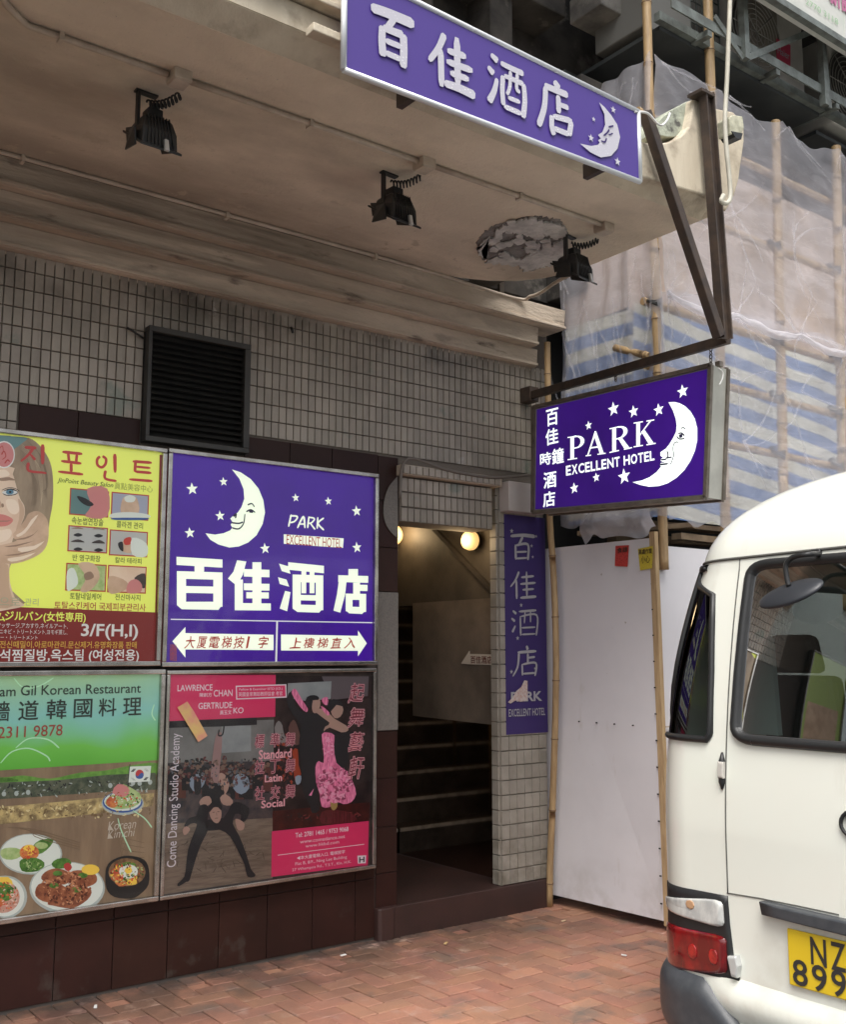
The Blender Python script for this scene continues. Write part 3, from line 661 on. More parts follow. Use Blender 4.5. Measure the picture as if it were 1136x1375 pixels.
def jbox(x, lab):
    t = thing('junction_box', (x, -1.34, CZ - .03), lab, 'junction box', 'junction boxes on the canopy underside')
    M().box(x - .038, x + .038, -1.39, -1.305, CZ - .045, CZ).build('box_body', m_conduit, t, bevel=.004)
    M().box(x - .034, x + .034, -1.386, -1.309, CZ - .050, CZ - .0455).build('box_lid', m_conduit, t, bevel=.002)
jbox(1.588, 'cream junction box beside the leftmost floodlight'); jbox(2.823, 'cream junction box beside the middle floodlight'); jbox(4.05, 'cream junction box beside the rightmost floodlight')

# ------------------------------------------------------------------ floodlights under the canopy
def floodlight(c, lab, yaw):
    c = Vector(c); KX = .80; t = thing('floodlight', c, lab, 'floodlight', 'black floodlights under the canopy')
    A = Vector((math.cos(yaw), math.sin(yaw), 0)); Bv = Vector((-math.sin(yaw), math.cos(yaw), 0)); Z = Vector((0, 0, 1))
    def p(a, b, z): return c + A * a * KX + Bv * b + Z * z * .94
    # bracket hanging from the soffit
    br = M(); br.bar(p(-.082, 0, 0), p(-.082, 0, -.17), .012, .024, Bv); br.bar(p(-.10, 0, -.006), p(.02, 0, -.006), .03, .008, Z); br.build('bracket', m_black, t)
    # housing: ribbed back tapering to a wide open mouth turned towards the street and up
    hs = M()
    prof = [(-.10, .030), (-.10, .06)]
    top = [(-.050, -.165), (.050, -.165)]
    def ring(z, ha, hb, sb=0): return [p(-ha, -hb + sb, z), p(ha, -hb + sb, z), p(ha, hb + sb, z), p(-ha, hb + sb, z)]
    rs = [ring(-.115, .050, .035, .01), ring(-.135, .078, .058, .0), ring(-.20, .094, .075, -.005), [p(-.098, -.084, -.290), p(.098, -.084, -.290), p(.098, .076, -.158), p(-.098, .076, -.158)]]
    k = 0
    for r_ in rs: hs.v += [tuple(q) for q in r_]
    for i in range(len(rs) - 1):
        for j in range(4): a = i * 4; hs.f.append([a + j, a + (j + 1) % 4, a + 4 + (j + 1) % 4, a + 4 + j])
    hs.f.append([0, 3, 2, 1]); a = (len(rs) - 1) * 4; hs.f.append([a, a + 1, a + 2, a + 3])
    hs.build('housing', m_black, t, bevel=.006)
    fn = M()
    for i in range(8):
        a = -.073 + i * .020
        fn.hexa([p(a, -.096, -.272), p(a + .004, -.096, -.272), p(a + .004, -.07, -.272), p(a, -.07, -.272), p(a * .8, -.068, -.128), p(a * .8 + .004, -.068, -.128), p(a * .8 + .004, -.03, -.128), p(a * .8, -.03, -.128)])
    fn.build('cooling_fins', m_black, t)
    lip = M()
    def rr(h, e_): return [p(-.100 - e_, -.088 - e_, -.300 + h), p(.100 + e_, -.088 - e_, -.300 + h), p(.100 + e_, .080 + e_, -.165 + h), p(-.100 - e_, .080 + e_, -.165 + h)]
    lip.v += [tuple(q) for q in rr(0, .012)] + [tuple(q) for q in rr(.012, .012)]
    lip.f += [[0, 3, 2, 1], [4, 5, 6, 7], [0, 1, 5, 4], [1, 2, 6, 5], [2, 3, 7, 6], [3, 0, 4, 7]]
    lip.build('front_rim', m_black, t, bevel=.003)
    M().hexa([p(-.116, -.05, -.28), p(-.108, -.05, -.28), p(-.104, .06, -.26), p(-.112, .06, -.26), p(-.124, -.05, -.20), p(-.116, -.05, -.20), p(-.100, .03, -.18), p(-.108, .03, -.18)]).build('side_plate', m_black, t)
    bx = M(); bx.box(-.04, .04, -.035, .035, -.135, -.075); bx.v = [tuple(p(*q)) for q in bx.v]; bx.build('terminal_box', m_black, t, bevel=.006)
    cl = M(); cl.hexa([p(.010, -.116, -.300), p(.036, -.116, -.300), p(.036, -.10, -.300), p(.010, -.10, -.300), p(.012, -.106, -.245), p(.034, -.106, -.245), p(.034, -.09, -.245), p(.012, -.09, -.245)]); cl.build('spring_clip', mat('bright_clip', (.62, .62, .6), .35, .5), t, bevel=.003)
    # coiled flex to the junction box
    coil = []; a0 = p(-.03, -.01, -.055); a1 = p(.075, -.13, -.035)
    for i in range(90):
        s_ = i / 89; q = a0.lerp(a1, s_) + Z * (-.02 * math.sin(s_ * 3.1)); an = s_ * 2 * math.pi * 9
        d = (a1 - a0).normalized(); o1 = d.cross(Z).normalized(); coil.append(q + o1 * .016 * math.cos(an) + Z * .016 * math.sin(an))
    M().tube(coil, .0045, 5).build('coiled_flex', m_wire, t)
    return t
floodlight((1.572, -1.125, CZ), 'black floodlight hanging under the canopy, leftmost of the three', R(2))
floodlight((2.80, -1.135, CZ), 'black floodlight hanging under the canopy, middle one of the three', R(4))
floodlight((4.04, -1.12, CZ), 'black floodlight hanging beside the flaked plaster patch', R(9))

# ------------------------------------------------------------------ canopy sign
CS = Plane('y', -1.93)
cs = thing('canopy_sign', CS.map(655, 170), 'long purple sign of four silver characters and a crescent moon fixed to the canopy edge', 'sign')
bl, brr, tr = CS.map(462, 93), CS.map(859, 243), CS.map(851, 146)
z0 = bl.z; z1 = z0 + .40; x0 = bl.x; x1 = brr.x + .01
zr0, zr1 = brr.z, CS.map(851, 146).z
def csz(x, t): k = (x - x0) / (x1 - x0); return (z0 + (zr0 - z0) * k) + t * ((z1 - z0) + ((zr1 - zr0) - (z1 - z0)) * k)
z1 = z0 + .425
M().hexa([(x0, -1.928, csz(x0, 0)), (x1, -1.928, csz(x1, 0)), (x1, -1.915, csz(x1, 0)), (x0, -1.915, csz(x0, 0)), (x0, -1.928, csz(x0, 1)), (x1, -1.928, csz(x1, 1)), (x1, -1.915, csz(x1, 1)), (x0, -1.915, csz(x0, 1))]).build('panel', p_pur3, cs)
rim = mat('white_painted_trim', (.66, .68, .70), .35, .2)
e = .012
for (xa, ta, xb, tb) in ((x0, 0, x1, 0), (x0, 1, x1, 1), (x0, 0, x0, 1), (x1, 0, x1, 1)):
    a = Vector((xa, -1.925, csz(xa, ta))); b_ = Vector((xb, -1.925, csz(xb, tb)))
    M().tube([a, b_], .0125, 10).build('trim_rail', rim, cs)
for px in (540, 790): q = FP.map(px, 128 + (px - 540) * .39); M().box(q.x - .015, q.x + .015, -1.91, -1.79, q.z - .05, q.z + .02).build('mounting_bracket', m_steel, cs)
q = CS.map(441, 40); M().box(q.x - .055, q.x + .12, -1.912, -1.856, q.z - .012, q.z + .022).build('mounting_bracket', m_fascia, cs, bevel=.004)
CZm = Zoomed(CS, 2.582, 440, 0)
# brush written characters as stroke outlines traced in the plane of the sign
def strokes(pl, lst, m, parent, off, wd, name='lettering'):
    g = M()
    for st_ in lst:
        pts = [pl.map(x, y, off) for x, y in smooth_loop([(p[0], p[1]) for p in st_], 5, False)]; n_ = len(pts)
        L_, Rr = [], []
        for i, q in enumerate(pts):
            d = (pts[min(i + 1, n_ - 1)] - pts[max(i - 1, 0)]).normalized(); nn = Vector((-d.z, 0, d.x)) if pl.ax == 'y' else Vector((0, d.z, -d.y))
            s_ = i / max(1, n_ - 1); w0 = wd * (st_[0][2] if len(st_[0]) > 2 else 1); w1 = wd * (st_[-1][2] if len(st_[-1]) > 2 else 1)
            k = w0 + (w1 - w0) * s_
            if i == 0 or i == n_ - 1: k *= .55
            L_.append(q + nn * k); Rr.append(q - nn * k)
        g.poly(L_ + Rr[::-1])
        off += .0002
    return g.build(name, m, parent)
o_ = .005
strokes(CZm, [[(150, 25, 1.1), (215, 48, .8), (300, 84, 1.3)], [(232, 62, .8), (205, 100, .8)], [(190, 90, .9), (188, 140, 1), (192, 195, 1)], [(192, 95, .8), (225, 108, .8), (262, 122, 1)], [(262, 118, 1), (264, 170, 1), (262, 235, 1)], [(200, 140, .7), (255, 162, .7)], [(200, 182, .7), (255, 206, .7)]], p_led, cs, o_, .018)
strokes(CZm, [[(405, 118, .9), (385, 165, .9), (352, 210, .7)], [(392, 170, .9), (395, 300, .9)], [(448, 130, 1), (452, 300, 1)], [(415, 175, .8), (480, 196, .9)], [(412, 212, .8), (503, 245, .9)], [(425, 252, .8), (490, 275, .8)], [(405, 288, .9), (455, 305, 1), (512, 332, 1.2)]], p_led, cs, o_, .0175)
strokes(CZm, [[(566, 188, .7), (590, 212, 1.2)], [(556, 230, .7), (576, 256, 1.2)], [(560, 352, 1.2), (578, 315, 1), (588, 272, .7)], [(600, 218, .8), (640, 238, .9), (680, 256, 1)], [(608, 262, .9), (606, 315, .9), (610, 365, .9)], [(612, 262, .7), (645, 276, .7), (680, 292, .9)], [(680, 290, .9), (684, 350, 1), (678, 408, 1.1)], [(634, 246, .7), (632, 300, .7), (622, 328, .6)], [(658, 254, .7), (656, 308, .7), (668, 318, .6)], [(626, 338, .7), (668, 354, .7)], [(612, 368, .8), (672, 394, .9)]], p_led, cs, o_, .0145)
strokes(CZm, [[(786, 280, .8), (802, 308, 1.3)], [(752, 296, .9), (790, 312, .8), (834, 330, 1)], [(756, 300, .9), (752, 370, .9), (732, 436, 1)], [(800, 330, .9), (802, 392, .9)], [(805, 362, .7), (836, 374, .8)], [(778, 400, .9), (778, 440, .9), (786, 468, .9)], [(782, 402, .8), (848, 420, .9)], [(846, 420, .9), (838, 470, 1)], [(784, 444, .8), (838, 466, .8)]], p_led, cs, o_, .0165)
shape(CZm, [(942, 355), (960, 370), (983, 398), (1005, 432), (1015, 475), (1006, 515), (984, 540), (948, 546), (912, 528), (876, 498), (915, 506), (938, 502), (944, 494), (938, 486), (948, 480), (938, 468), (953, 458), (963, 432), (960, 395)], p_led, cs, o_, 'moon', 0)
strokes(CZm, [[(958, 470, 1), (970, 460, 1), (978, 448, 1)], [(975, 440, 1), (992, 436, 1)], [(950, 488, 1), (962, 492, 1), (968, 478, 1)], [(975, 468, .8), (990, 462, .8)]], p_pur4, cs, o_ + .003, .004, 'moon_face')
sm = M()
for x, y, r_ in ((923, 413, 9), (991, 380, 13), (914, 478, 14), (1006, 560, 15)): star(CZm, x, y, r_, None, None, o_, mesh=sm)
sm.build('star', p_led, cs)

# ------------------------------------------------------------------ steel sign gallows
sg = thing('sign_gallows', (4.5, -1.8, 3.25), 'brown steel frame of two long struts and a bar carrying the hanging sign', 'steel frame')
GP = Plane('y', -1.865)
barB = Plane('y', -1.84).map(979, 455); barA = Vector((4.70, .0, 3.305))
M().bar(barA, barB, .035, .05).build('bar', m_steel, sg, bevel=.003)
M().box(4.66, 4.74, -.10, .0, 3.26, 3.36).build('wall_plate', m_steel, sg, bevel=.003)
def ibeam(a, b, w_, d_, t_):
    a = Vector(a); b = Vector(b); s = M(); dd = (b - a).normalized(); sd_ = Vector((1, 0, 0)) - dd * dd.x; sd_.normalize(); nn = dd.cross(sd_)
    def bb(off, ww, hh): s.hexa([a + off - sd_ * ww - nn * hh, a + off + sd_ * ww - nn * hh, a + off + sd_ * ww + nn * hh, a + off - sd_ * ww + nn * hh, b + off - sd_ * ww - nn * hh, b + off + sd_ * ww - nn * hh, b + off + sd_ * ww + nn * hh, b + off - sd_ * ww + nn * hh])
    bb(sd_ * (w_ / 2), t_, d_ / 2); bb(-sd_ * (w_ / 2), t_, d_ / 2); bb(Vector((0, 0, 0)), w_ / 2 - t_, t_ * .8); return s
ibeam(GP.map(949, 124), GP.map(974, 455), .062, .05, .005).build('strut', m_steel, sg)
M().bar(GP.map(866, 150), GP.map(966, 452), .05, .05, (0, 1, 0)).build('strut', m_steel, sg, bevel=.004)
mm = M(); q = GP.map(940, 124); mm.box(q.x - .02, q.x + .09, -1.895, -1.80, q.z - .008, q.z + .008); mm.build('top_plate', m_steel, sg)
# chains
ch = M()
for px, py0, py1 in ((827, 497, 512), (955, 462, 496)):
    a = Plane('x', 4.60).map(px, py0); b_ = Plane('x', 4.60).map(px, py1)
    for i in range(7):
        c = a.lerp(b_, (i + .5) / 7); L = (a - b_).length / 7
        ring_ = []
        for j in range(9):
            t = 2 * math.pi * j / 8; u = math.cos(t) * .009; v = math.sin(t) * L * .62; ring_.append(c + (Vector((0, u, v)) if i % 2 else Vector((u, 0, v))))
        ch.tube(ring_, .003, 5, False)
ch.build('chain', m_steel, sg)
tag(M().tube(smooth_loop([Plane('y', -1.93).map(x, y) for x, y in ((852, 150), (870, 152), (882, 165), (890, 168), (897, 160), (900, 152))], 4, False), .006, 6).build('white_wire', mat('white_cable', (.7, .7, .68), .5), None), 'thin white wire looping from the canopy sign to the broken parapet', 'wire')

# ------------------------------------------------------------------ hanging light box
HS = Plane('x', 4.50)
hs = thing('hanging_sign', (4.57, -1.0, 2.45), 'lit purple double-sided light box with a large white moon hanging from the steel bar', 'sign')
c00, c01, c11, c10 = HS.map(717, 547), HS.map(716, 688), HS.map(948, 668), HS.map(955, 490)
tk = Vector((.145, 0, 0)); ins = .02
body = [c01, c11, c11 + tk, c01 + tk, c00, c10, c10 + tk, c00 + tk]
M().hexa([Vector(p_) + Vector((.004 if i in (0, 1, 4, 5) else -.004, 0, 0)) for i, p_ in enumerate(body)]).build('case', mat('grey_metal_case', (.42, .42, .38), .5, .2, c2=(.33, .33, .30), nscale=5), hs)
M().poly([HS.map(x, y, -.0) + Vector((-.0, 0, 0)) for x, y in ((721, 550), (719, 684), (944, 664), (950, 496))]).build('face', p_pur2, hs)
fr_m = mat('bronze_metal_rail', (.22, .19, .16), .45, .6, c2=(.14, .12, .10), nscale=12)
for tkx in (0, .145):
    o2 = Vector((tkx, 0, 0))
    for a, b_ in ((c00, c10), (c10, c11), (c11, c01), (c01, c00)): M().bar(a + o2, b_ + o2, .022, .022, (1, 0, 0)).build('frame_rail', fr_m, hs)
M().bar(c10 + tk * .5, c10 + tk * .5 + Vector((0, 0, .03)), .03, .03, (0, 1, 0)).build('lug', fr_m, hs)
M().tube(smooth_loop([Plane('y', -1.70).map(x, y) for x, y in ((965, 494), (971, 500), (970, 510), (966, 517))], 4, False), .004, 6).build('white_cord', mat('white_cable', (.7, .7, .68), .5), hs)
H = Zoomed(HS, 3.787, 700, 480)
o_ = .003
shape(H, [(750, 228), (778, 226), (805, 232), (835, 248), (862, 275), (884, 312), (896, 360), (896, 420), (884, 475), (862, 525), (830, 573), (790, 612), (745, 640), (700, 654), (650, 657), (605, 648), (567, 634), (615, 625), (655, 608), (690, 582), (712, 555), (705, 545), (712, 536), (735, 535), (710, 526), (712, 516), (722, 508), (709, 500), (709, 482), (738, 462), (755, 440), (772, 412), (788, 380), (792, 345), (786, 308), (772, 268)], p_wht2, hs, o_, 'moon')
strokes(H, [[(812, 362, .6), (825, 356, 1), (836, 365, .5)], [(800, 388, .7), (815, 384, 1), (832, 398, .8)], [(792, 400, .6), (805, 414, .7), (832, 412, .7)], [(812, 390, 2.2), (813, 408, 2.2)], [(802, 432, .5), (788, 430, .9), (776, 442, 1), (773, 468, 1), (776, 498, 1), (766, 530, .9), (758, 545, .5)], [(742, 476, .8), (748, 494, .8), (744, 512, .8)], [(712, 520, .8), (738, 518, .8)], [(706, 545, 1), (748, 540, .8)], [(735, 512, .8), (768, 506, .7)]], p_ink, hs, o_ + .001, .0052, 'moon_face')
for x, y, r_ in ((822, 172, 36), (470, 262, 38), (572, 275, 33), (700, 266, 34), (343, 346, 24), (524, 605, 42), (382, 610, 25), (270, 665, 30)): star(H, x, y, r_, p_wht2, hs, o_, rot=R(4))
# serif letters PARK built as outlines: unit cell 0..10 wide, 0..14 high
def serif(pl, polys, x0, x1, yb0, yb1, h, m, parent, off):   # baseline from (x0,yb0) to (x1,yb1), height h in pixels
    for pts, holes in polys:
        g = M()
        def mp(u, v):
            x = x0 + (x1 - x0) * u; return pl.map(x, yb0 + (yb1 - yb0) * u - h * v, off)
        for part in pts: g.poly([mp(u, v) for u, v in part])
        g.build('lettering', m, parent)
def ringpart(cx_, cy_, rx, ry, wx, wy, a0=-90, a1=90, n=10):
    o = [];
    for i in range(n + 1): t = R(a0 + (a1 - a0) * i / n); o.append((cx_ + rx * math.cos(t), cy_ + ry * math.sin(t)))
    for i in range(n + 1): t = R(a1 + (a0 - a1) * i / n); o.append((cx_ + (rx - wx) * math.cos(t), cy_ + (ry - wy) * math.sin(t)))
    return o
LP = [[(.05, 0), (.22, 0), (.22, 1), (.05, 1)], [(-.04, 0), (.32, 0), (.32, .045), (-.04, .045)], [(-.04, .955), (.1, .955), (.1, 1), (-.04, 1)], ringpart(.22, .72, .42, .28, .17, .055), ]
LP = [[(.22, .045), (.40, .045), (.40, .955), (.22, .955)], [(.08, 0), (.56, 0), (.56, .045), (.08, .045)], [(.08, .955), (.5, .955), (.5, 1), (.08, 1)], ringpart(.5, .725, .42, .275, .19, .055), [(.40, .955), (.5, .955), (.5, 1), (.40, 1)], [(.40, .45), (.5, .45), (.5, .505), (.40, .505)]]
LA = [[(.08, .045), (.15, .045), (.52, .88), (.47, 1.0)], [(.47, 1.0), (.53, 1.0), (.92, .045), (.72, .045), (.44, .78)], [(0, 0), (.28, 0), (.28, .045), (0, .045)], [(.6, 0), (1.02, 0), (1.02, .045), (.6, .045)], [(.24, .30), (.64, .30), (.62, .36), (.26, .36)]]
LR = [[(.16, .045), (.33, .045), (.33, .955), (.16, .955)], [(.04, 0), (.46, 0), (.46, .045), (.04, .045)], [(.04, .955), (.46, .955), (.46, 1), (.04, 1)], ringpart(.44, .74, .40, .26, .18, .055), [(.33, .48), (.45, .48), (.45, .535), (.33, .535)], [(.42, .50), (.60, .50), (.92, .045), (.70, .045)], [(.68, 0), (1.04, 0), (1.04, .045), (.68, .045)]]
LK = [[(.16, .045), (.33, .045), (.33, .955), (.16, .955)], [(.04, 0), (.46, 0), (.46, .045), (.04, .045)], [(.04, .955), (.46, .955), (.46, 1), (.04, 1)], [(.33, .42), (.41, .52), (.84, .955), (.75, .955), (.33, .50)], [(.40, .57), (.55, .62), (.95, .045), (.72, .045)], [(.62, .955), (.98, .955), (.98, 1), (.62, 1)], [(.62, 0), (1.04, 0), (1.04, .045), (.62, .045)]]
for L_, a, b_, ya, yb, h in ((LP, 228, 330, 524, 508, 118), (LA, 328, 428, 503, 490, 122), (LR, 445, 560, 487, 462, 126), (LK, 568, 680, 458, 440, 126)):
    serif(H, [(L_, None)], a, b_, ya, yb, h, p_wht2, hs, o_)
text(H, 'EXCELLENT', (228, 514, 484, 606), p_wht2, hs, o_, .035, skew=0) if False else None
def slanted(pl, s, xa, xb, ya, yb, h, m, parent, off, bold=.02):   # line of letters following a sloping baseline, letter by letter
    n_ = len(s); wd = {'I': .5, 'L': .8, ' ': .45, 'E': .85, 'T': .9, 'M': 1.2, 'O': 1.1, 'N': 1.1, 'H': 1.08}
    tot = sum(wd.get(c, 1) for c in s); acc = 0; g = M()
    for c in s:
        w_ = wd.get(c, 1) / tot
        if c != ' ':
            xa_ = xa + (xb - xa) * (acc + w_ * .07); xb_ = xa + (xb - xa) * (acc + w_ * .93); yb_ = ya + (yb - ya) * (acc + w_ / 2)
            text(pl, c, (xa_, yb_ - h, xb_, yb_), None, None, off, bold, mesh=g)
            for k in (0, 1):
                if c in 'EXLNTHF': pass
        acc += w_
    return g.build('lettering', m, parent)
slanted(H, 'EXCELLENT HOTEL', 226, 680, 602, 522, 50, p_wht2, hs, o_, .022)
for s, bx_ in (('百', (128, 262, 188, 345)), ('佳', (125, 362, 188, 442)), ('時', (97, 484, 152, 546)), ('鐘', (158, 462, 216, 538)), ('酒', (115, 582, 178, 662)), ('店', (112, 682, 172, 757))):
    text(H, s, bx_, p_wht2, hs, o_, .022)

# ------------------------------------------------------------------ upright purple sign on the pillar
VP = Plane('y', -.014)
vsn = thing('pillar_sign', VP.map(700, 830), 'narrow unlit upright purple sign with white characters on the pillar right of the doorway', 'sign')
a, b_ = VP.map(677, 690), VP.map(724, 984)
M().box(a.x, a.x + .365, -.0135, -.0035, b_.z, a.z).build('panel', p_pur4, vsn)
V = Zoomed(VP, 3.354, 480, 600)   # from the enlarged crop
VS = p_greyw
strokes(V, [[(690, 402, .8), (745, 398, 1), (800, 404, 1.2)], [(745, 405, .9), (728, 440, .8)], [(712, 440, .8), (714, 508, .9)], [(714, 444, .7), (768, 440, .8), (768, 510, .9)], [(716, 474, .6), (764, 472, .6)], [(716, 503, .6), (764, 500, .6)]], VS, vsn, .004, .011)
strokes(V, [[(728, 562, .9), (712, 600, .8), (690, 630, .5)], [(716, 600, .9), (718, 685, .9)], [(762, 562, .8), (764, 676, .8)], [(738, 588, .7), (795, 582, .8)], [(734, 618, .7), (803, 612, .8)], [(744, 644, .7), (795, 640, .7)], [(734, 680, .8), (806, 674, 1)]], VS, vsn, .004, .010)
strokes(V, [[(700, 738, .7), (716, 752, 1)], [(694, 772, .7), (710, 786, 1)], [(698, 835, 1), (712, 805, .6)], [(728, 742, .7), (806, 736, .9)], [(734, 762, .7), (736, 850, .8)], [(736, 764, .6), (808, 758, .7), (806, 850, .8)], [(756, 742, .6), (752, 795, .6)], [(780, 740, .6), (780, 790, .6)], [(740, 815, .6), (802, 812, .6)], [(740, 845, .6), (802, 842, .6)]], VS, vsn, .004, .0095)
strokes(V, [[(762, 896, .8), (768, 914, 1.1)], [(722, 926, .8), (806, 920, .9)], [(728, 928, .9), (722, 990, .8), (700, 1034, .5)], [(768, 930, .8), (768, 975, .8)], [(770, 950, .6), (800, 946, .7)], [(742, 978, .7), (744, 1030, .8)], [(744, 980, .6), (804, 974, .7), (800, 1032, .8)], [(746, 1022, .6), (800, 1018, .6)]], VS, vsn, .004, .0105)
stm = M()
for x, y, r_ in ((695, 379, 12), (806, 403, 8), (785, 446, 9), (790, 496, 8), (738, 713, 10), (722, 862, 11), (694, 1013, 11), (800, 998, 8)): star(V, x, y, r_, None, None, .004, mesh=stm)
stm.build('star', VS, vsn)
text(V, 'PARK', (692, 1102, 832, 1146), VS, vsn, .004, .03)
text(V, 'EXCELLENT HOTEL', (682, 1178, 846, 1212), VS, vsn, .004, .01)
tag(M().prism([V.map(x, y, .006) for x, y in ((678, 1150), (700, 1128), (716, 1100), (738, 1082), (752, 1052), (766, 1054), (766, 1142), (735, 1148), (712, 1142), (690, 1156))], (0, -.001, 0)).build('torn_sticker', mat('torn_paper', (.52, .46, .44), .8, c2=(.45, .30, .26), nscale=60), None), 'torn pale paper scrap stuck over the lower letters of the upright purple sign', 'sticker')

# ------------------------------------------------------------------ four wall light boxes
LB = Plane('y', -.062)
def lightbox(x0, x1, z0, z1, face_m, lab, pane=True, fw=.024):
    t = thing('wall_light_box', ((x0 + x1) / 2, 0, z0), lab, 'light box', 'framed light boxes on the wall')
    M().box(x0 + .004, x1 - .004, -.050, -.001, z0 + .004, z1 - .004).build('case', m_alud, t)
    M().poly([(x0 + fw * .6, -.0615, z0 + fw * .6), (x1 - fw * .6, -.0615, z0 + fw * .6), (x1 - fw * .6, -.0615, z1 - fw * .6), (x0 + fw * .6, -.0615, z1 - fw * .6)]).build('poster', face_m, t)
    for (a, b_, c, d) in ((x0, x1, z1 - fw, z1), (x0, x1, z0, z0 + fw), (x0, x0 + fw, z0 + fw + .001, z1 - fw - .001), (x1 - fw, x1, z0 + fw + .001, z1 - fw - .001)):
        M().box(a, b_, -.088, -.051, c, d).build('frame_rail', m_alu, t, bevel=.004)
    if pane: M().poly([(x0 + fw * .6, -.0755, z0 + fw * .6), (x1 - fw * .6, -.0755, z0 + fw * .6), (x1 - fw * .6, -.0755, z1 - fw * .6), (x0 + fw * .6, -.0755, z1 - fw * .6)]).build('pane', m_pane, t)
    return t
bxA = lightbox(.86, 2.135, 1.535, 2.635, p_yel, 'yellow and red beauty salon light box, upper left of the four framed boxes')
bxB = lightbox(2.142, 3.452, 1.530, 2.640, p_pur, 'glowing purple hotel light box with moon and arrows, upper right of the four framed boxes')
bxC = lightbox(.86, 2.165, .408, 1.518, p_table, 'green Korean restaurant light box with plates of food, lower left of the four framed boxes')
bxD = lightbox(2.171, 3.445, .408, 1.512, p_hall, 'dark dance studio light box with pink dancers, lower right of the four framed boxes', fw=.020)
def speckle(pl, cx_, cy_, rx, ry, n_, sz, mats, parent, off, seed=0, flat=.6):
    rr = random.Random(seed); gs = [M() for _ in mats]
    for i in range(n_):
        a = rr.uniform(0, 6.283); r_ = rr.random() ** .5; x, y = cx_ + rx * r_ * math.cos(a), cy_ + ry * r_ * math.sin(a); q = sz * rr.uniform(.4, 1.3); th = rr.uniform(0, 3.14)
        pts = []
        for k in range(6):
            w1 = q * rr.uniform(.6, 1.2) * math.cos(k * 1.047); w2 = q * flat * rr.uniform(.5, 1.2) * math.sin(k * 1.047); pts.append((x + w1 * math.cos(th) - w2 * math.sin(th), y + w1 * math.sin(th) + w2 * math.cos(th)))
        shape(pl, pts, None, None, off + i * .000008, mesh=gs[i % len(mats)])
    for g_, m_ in zip(gs, mats):
        o = g_.build('printed_detail', m_, parent); o['kind'] = 'stuff'
# --- B: hotel
B = Zoomed(LB, 2.185, 0, 570); o1 = .0015; o2 = .003
shape(B, [(680, 132), (705, 140), (735, 160), (758, 188), (772, 222), (777, 258), (770, 292), (752, 325), (728, 346), (700, 358), (672, 361), (640, 352), (616, 338), (602, 319), (630, 323), (655, 319), (674, 311), (681, 303), (676, 294), (681, 286), (675, 276), (683, 268), (697, 258), (708, 242), (716, 218), (714, 190), (702, 160)], p_wht, bxB, o1, 'moon')
strokes(B, [[(684, 270, 1), (692, 262, 1), (690, 275, .8)], [(678, 288, .8), (700, 290, 1), (712, 286, .8)], [(680, 303, .8), (700, 306, 1), (714, 290, .8), (718, 262, .6)], [(726, 236, .8), (738, 232, 1), (746, 242, .6)], [(722, 256, .8), (735, 250, 1), (748, 258, .7)], [(730, 254, 1.6), (742, 256, 1.4)]], p_ink, bxB, o2, .005, 'moon_face')
for x, y, r_ in ((563, 189, 19), (655, 168, 14), (645, 268, 16), (556, 318, 17), (777, 364, 17), (867, 215, 13), (963, 225, 13), (1046, 254, 17), (1047, 361, 17)): star(B, x, y, r_, p_wht, bxB, o1, rot=R(8))
strokes(B, [[(854, 264, .9), (846, 300, 1)], [(850, 268, .9), (872, 270, 1), (864, 284, .9), (850, 288, .8)]], p_wht, bxB, o1, .0055)
strokes(B, [[(872, 304, 1), (890, 270, .9), (894, 304, 1)], [(878, 292, .8), (894, 292, .8)]], p_wht, bxB, o1, .0055)
strokes(B, [[(906, 270, .9), (902, 304, 1)], [(904, 272, .8), (922, 276, 1), (914, 288, .9), (904, 290, .8)], [(910, 290, .8), (924, 308, 1)]], p_wht, bxB, o1, .0055)
strokes(B, [[(932, 272, .9), (930, 306, 1)], [(950, 274, .9), (933, 290, .9), (950, 310, 1)]], p_wht, bxB, o1, .0055)
shape(B, [(832, 322), (1008, 334), (1006, 362), (832, 350)], p_wht, bxB, o1, 'printed_bar')
text(B, 'EXCELLENT HOTEL', (840, 329, 1002, 357), p_redink, bxB, o2, .0, skew=0)
# heavy square-cut characters
def bars(pl, lst, m, parent, off, name='lettering'):
    g = M()
    for i, pts in enumerate(lst): shape(pl, pts, None, None, off + i * .00012, mesh=g)
    return g.build(name, m, parent)
def R4(x0, y0, x1, y1, s=.0): return [(x0, y0), (x1, y0 + (x1 - x0) * s), (x1, y1 + (x1 - x0) * s), (x0, y1)]
bars(B, [R4(517, 388, 652, 412, .06), R4(570, 405, 598, 432), R4(518, 430, 652, 452, .03), R4(518, 432, 545, 530), R4(625, 436, 652, 535), R4(545, 474, 625, 494, .02), [(530, 520), (640, 520), (652, 528), (640, 544), (532, 542), (518, 530)]], p_wht, bxB, o1)
bars(B, [[(695, 398), (722, 402), (712, 440), (700, 462), (690, 470), (668, 452), (684, 432)], R4(688, 455, 712, 545), R4(740, 404, 766, 545), R4(715, 424, 790, 446, .03), R4(715, 466, 790, 486, .02), R4(722, 492, 788, 510, .01), R4(712, 524, 794, 545, .01)], p_wht, bxB, o1)
bars(B, [[(818, 408), (845, 416), (852, 438), (826, 430)], [(815, 448), (840, 455), (848, 476), (820, 468)], [(836, 488), (852, 492), (842, 548), (820, 540)], R4(845, 404, 950, 426, .10), R4(858, 440, 948, 462, .03), R4(858, 442, 882, 540), R4(926, 444, 948, 545), R4(884, 424, 898, 495, 0), R4(908, 426, 922, 495, 0), R4(882, 500, 926, 516, .02), [(866, 528), (940, 530), (948, 538), (936, 552), (872, 550), (858, 540)]], p_wht, bxB, o1)
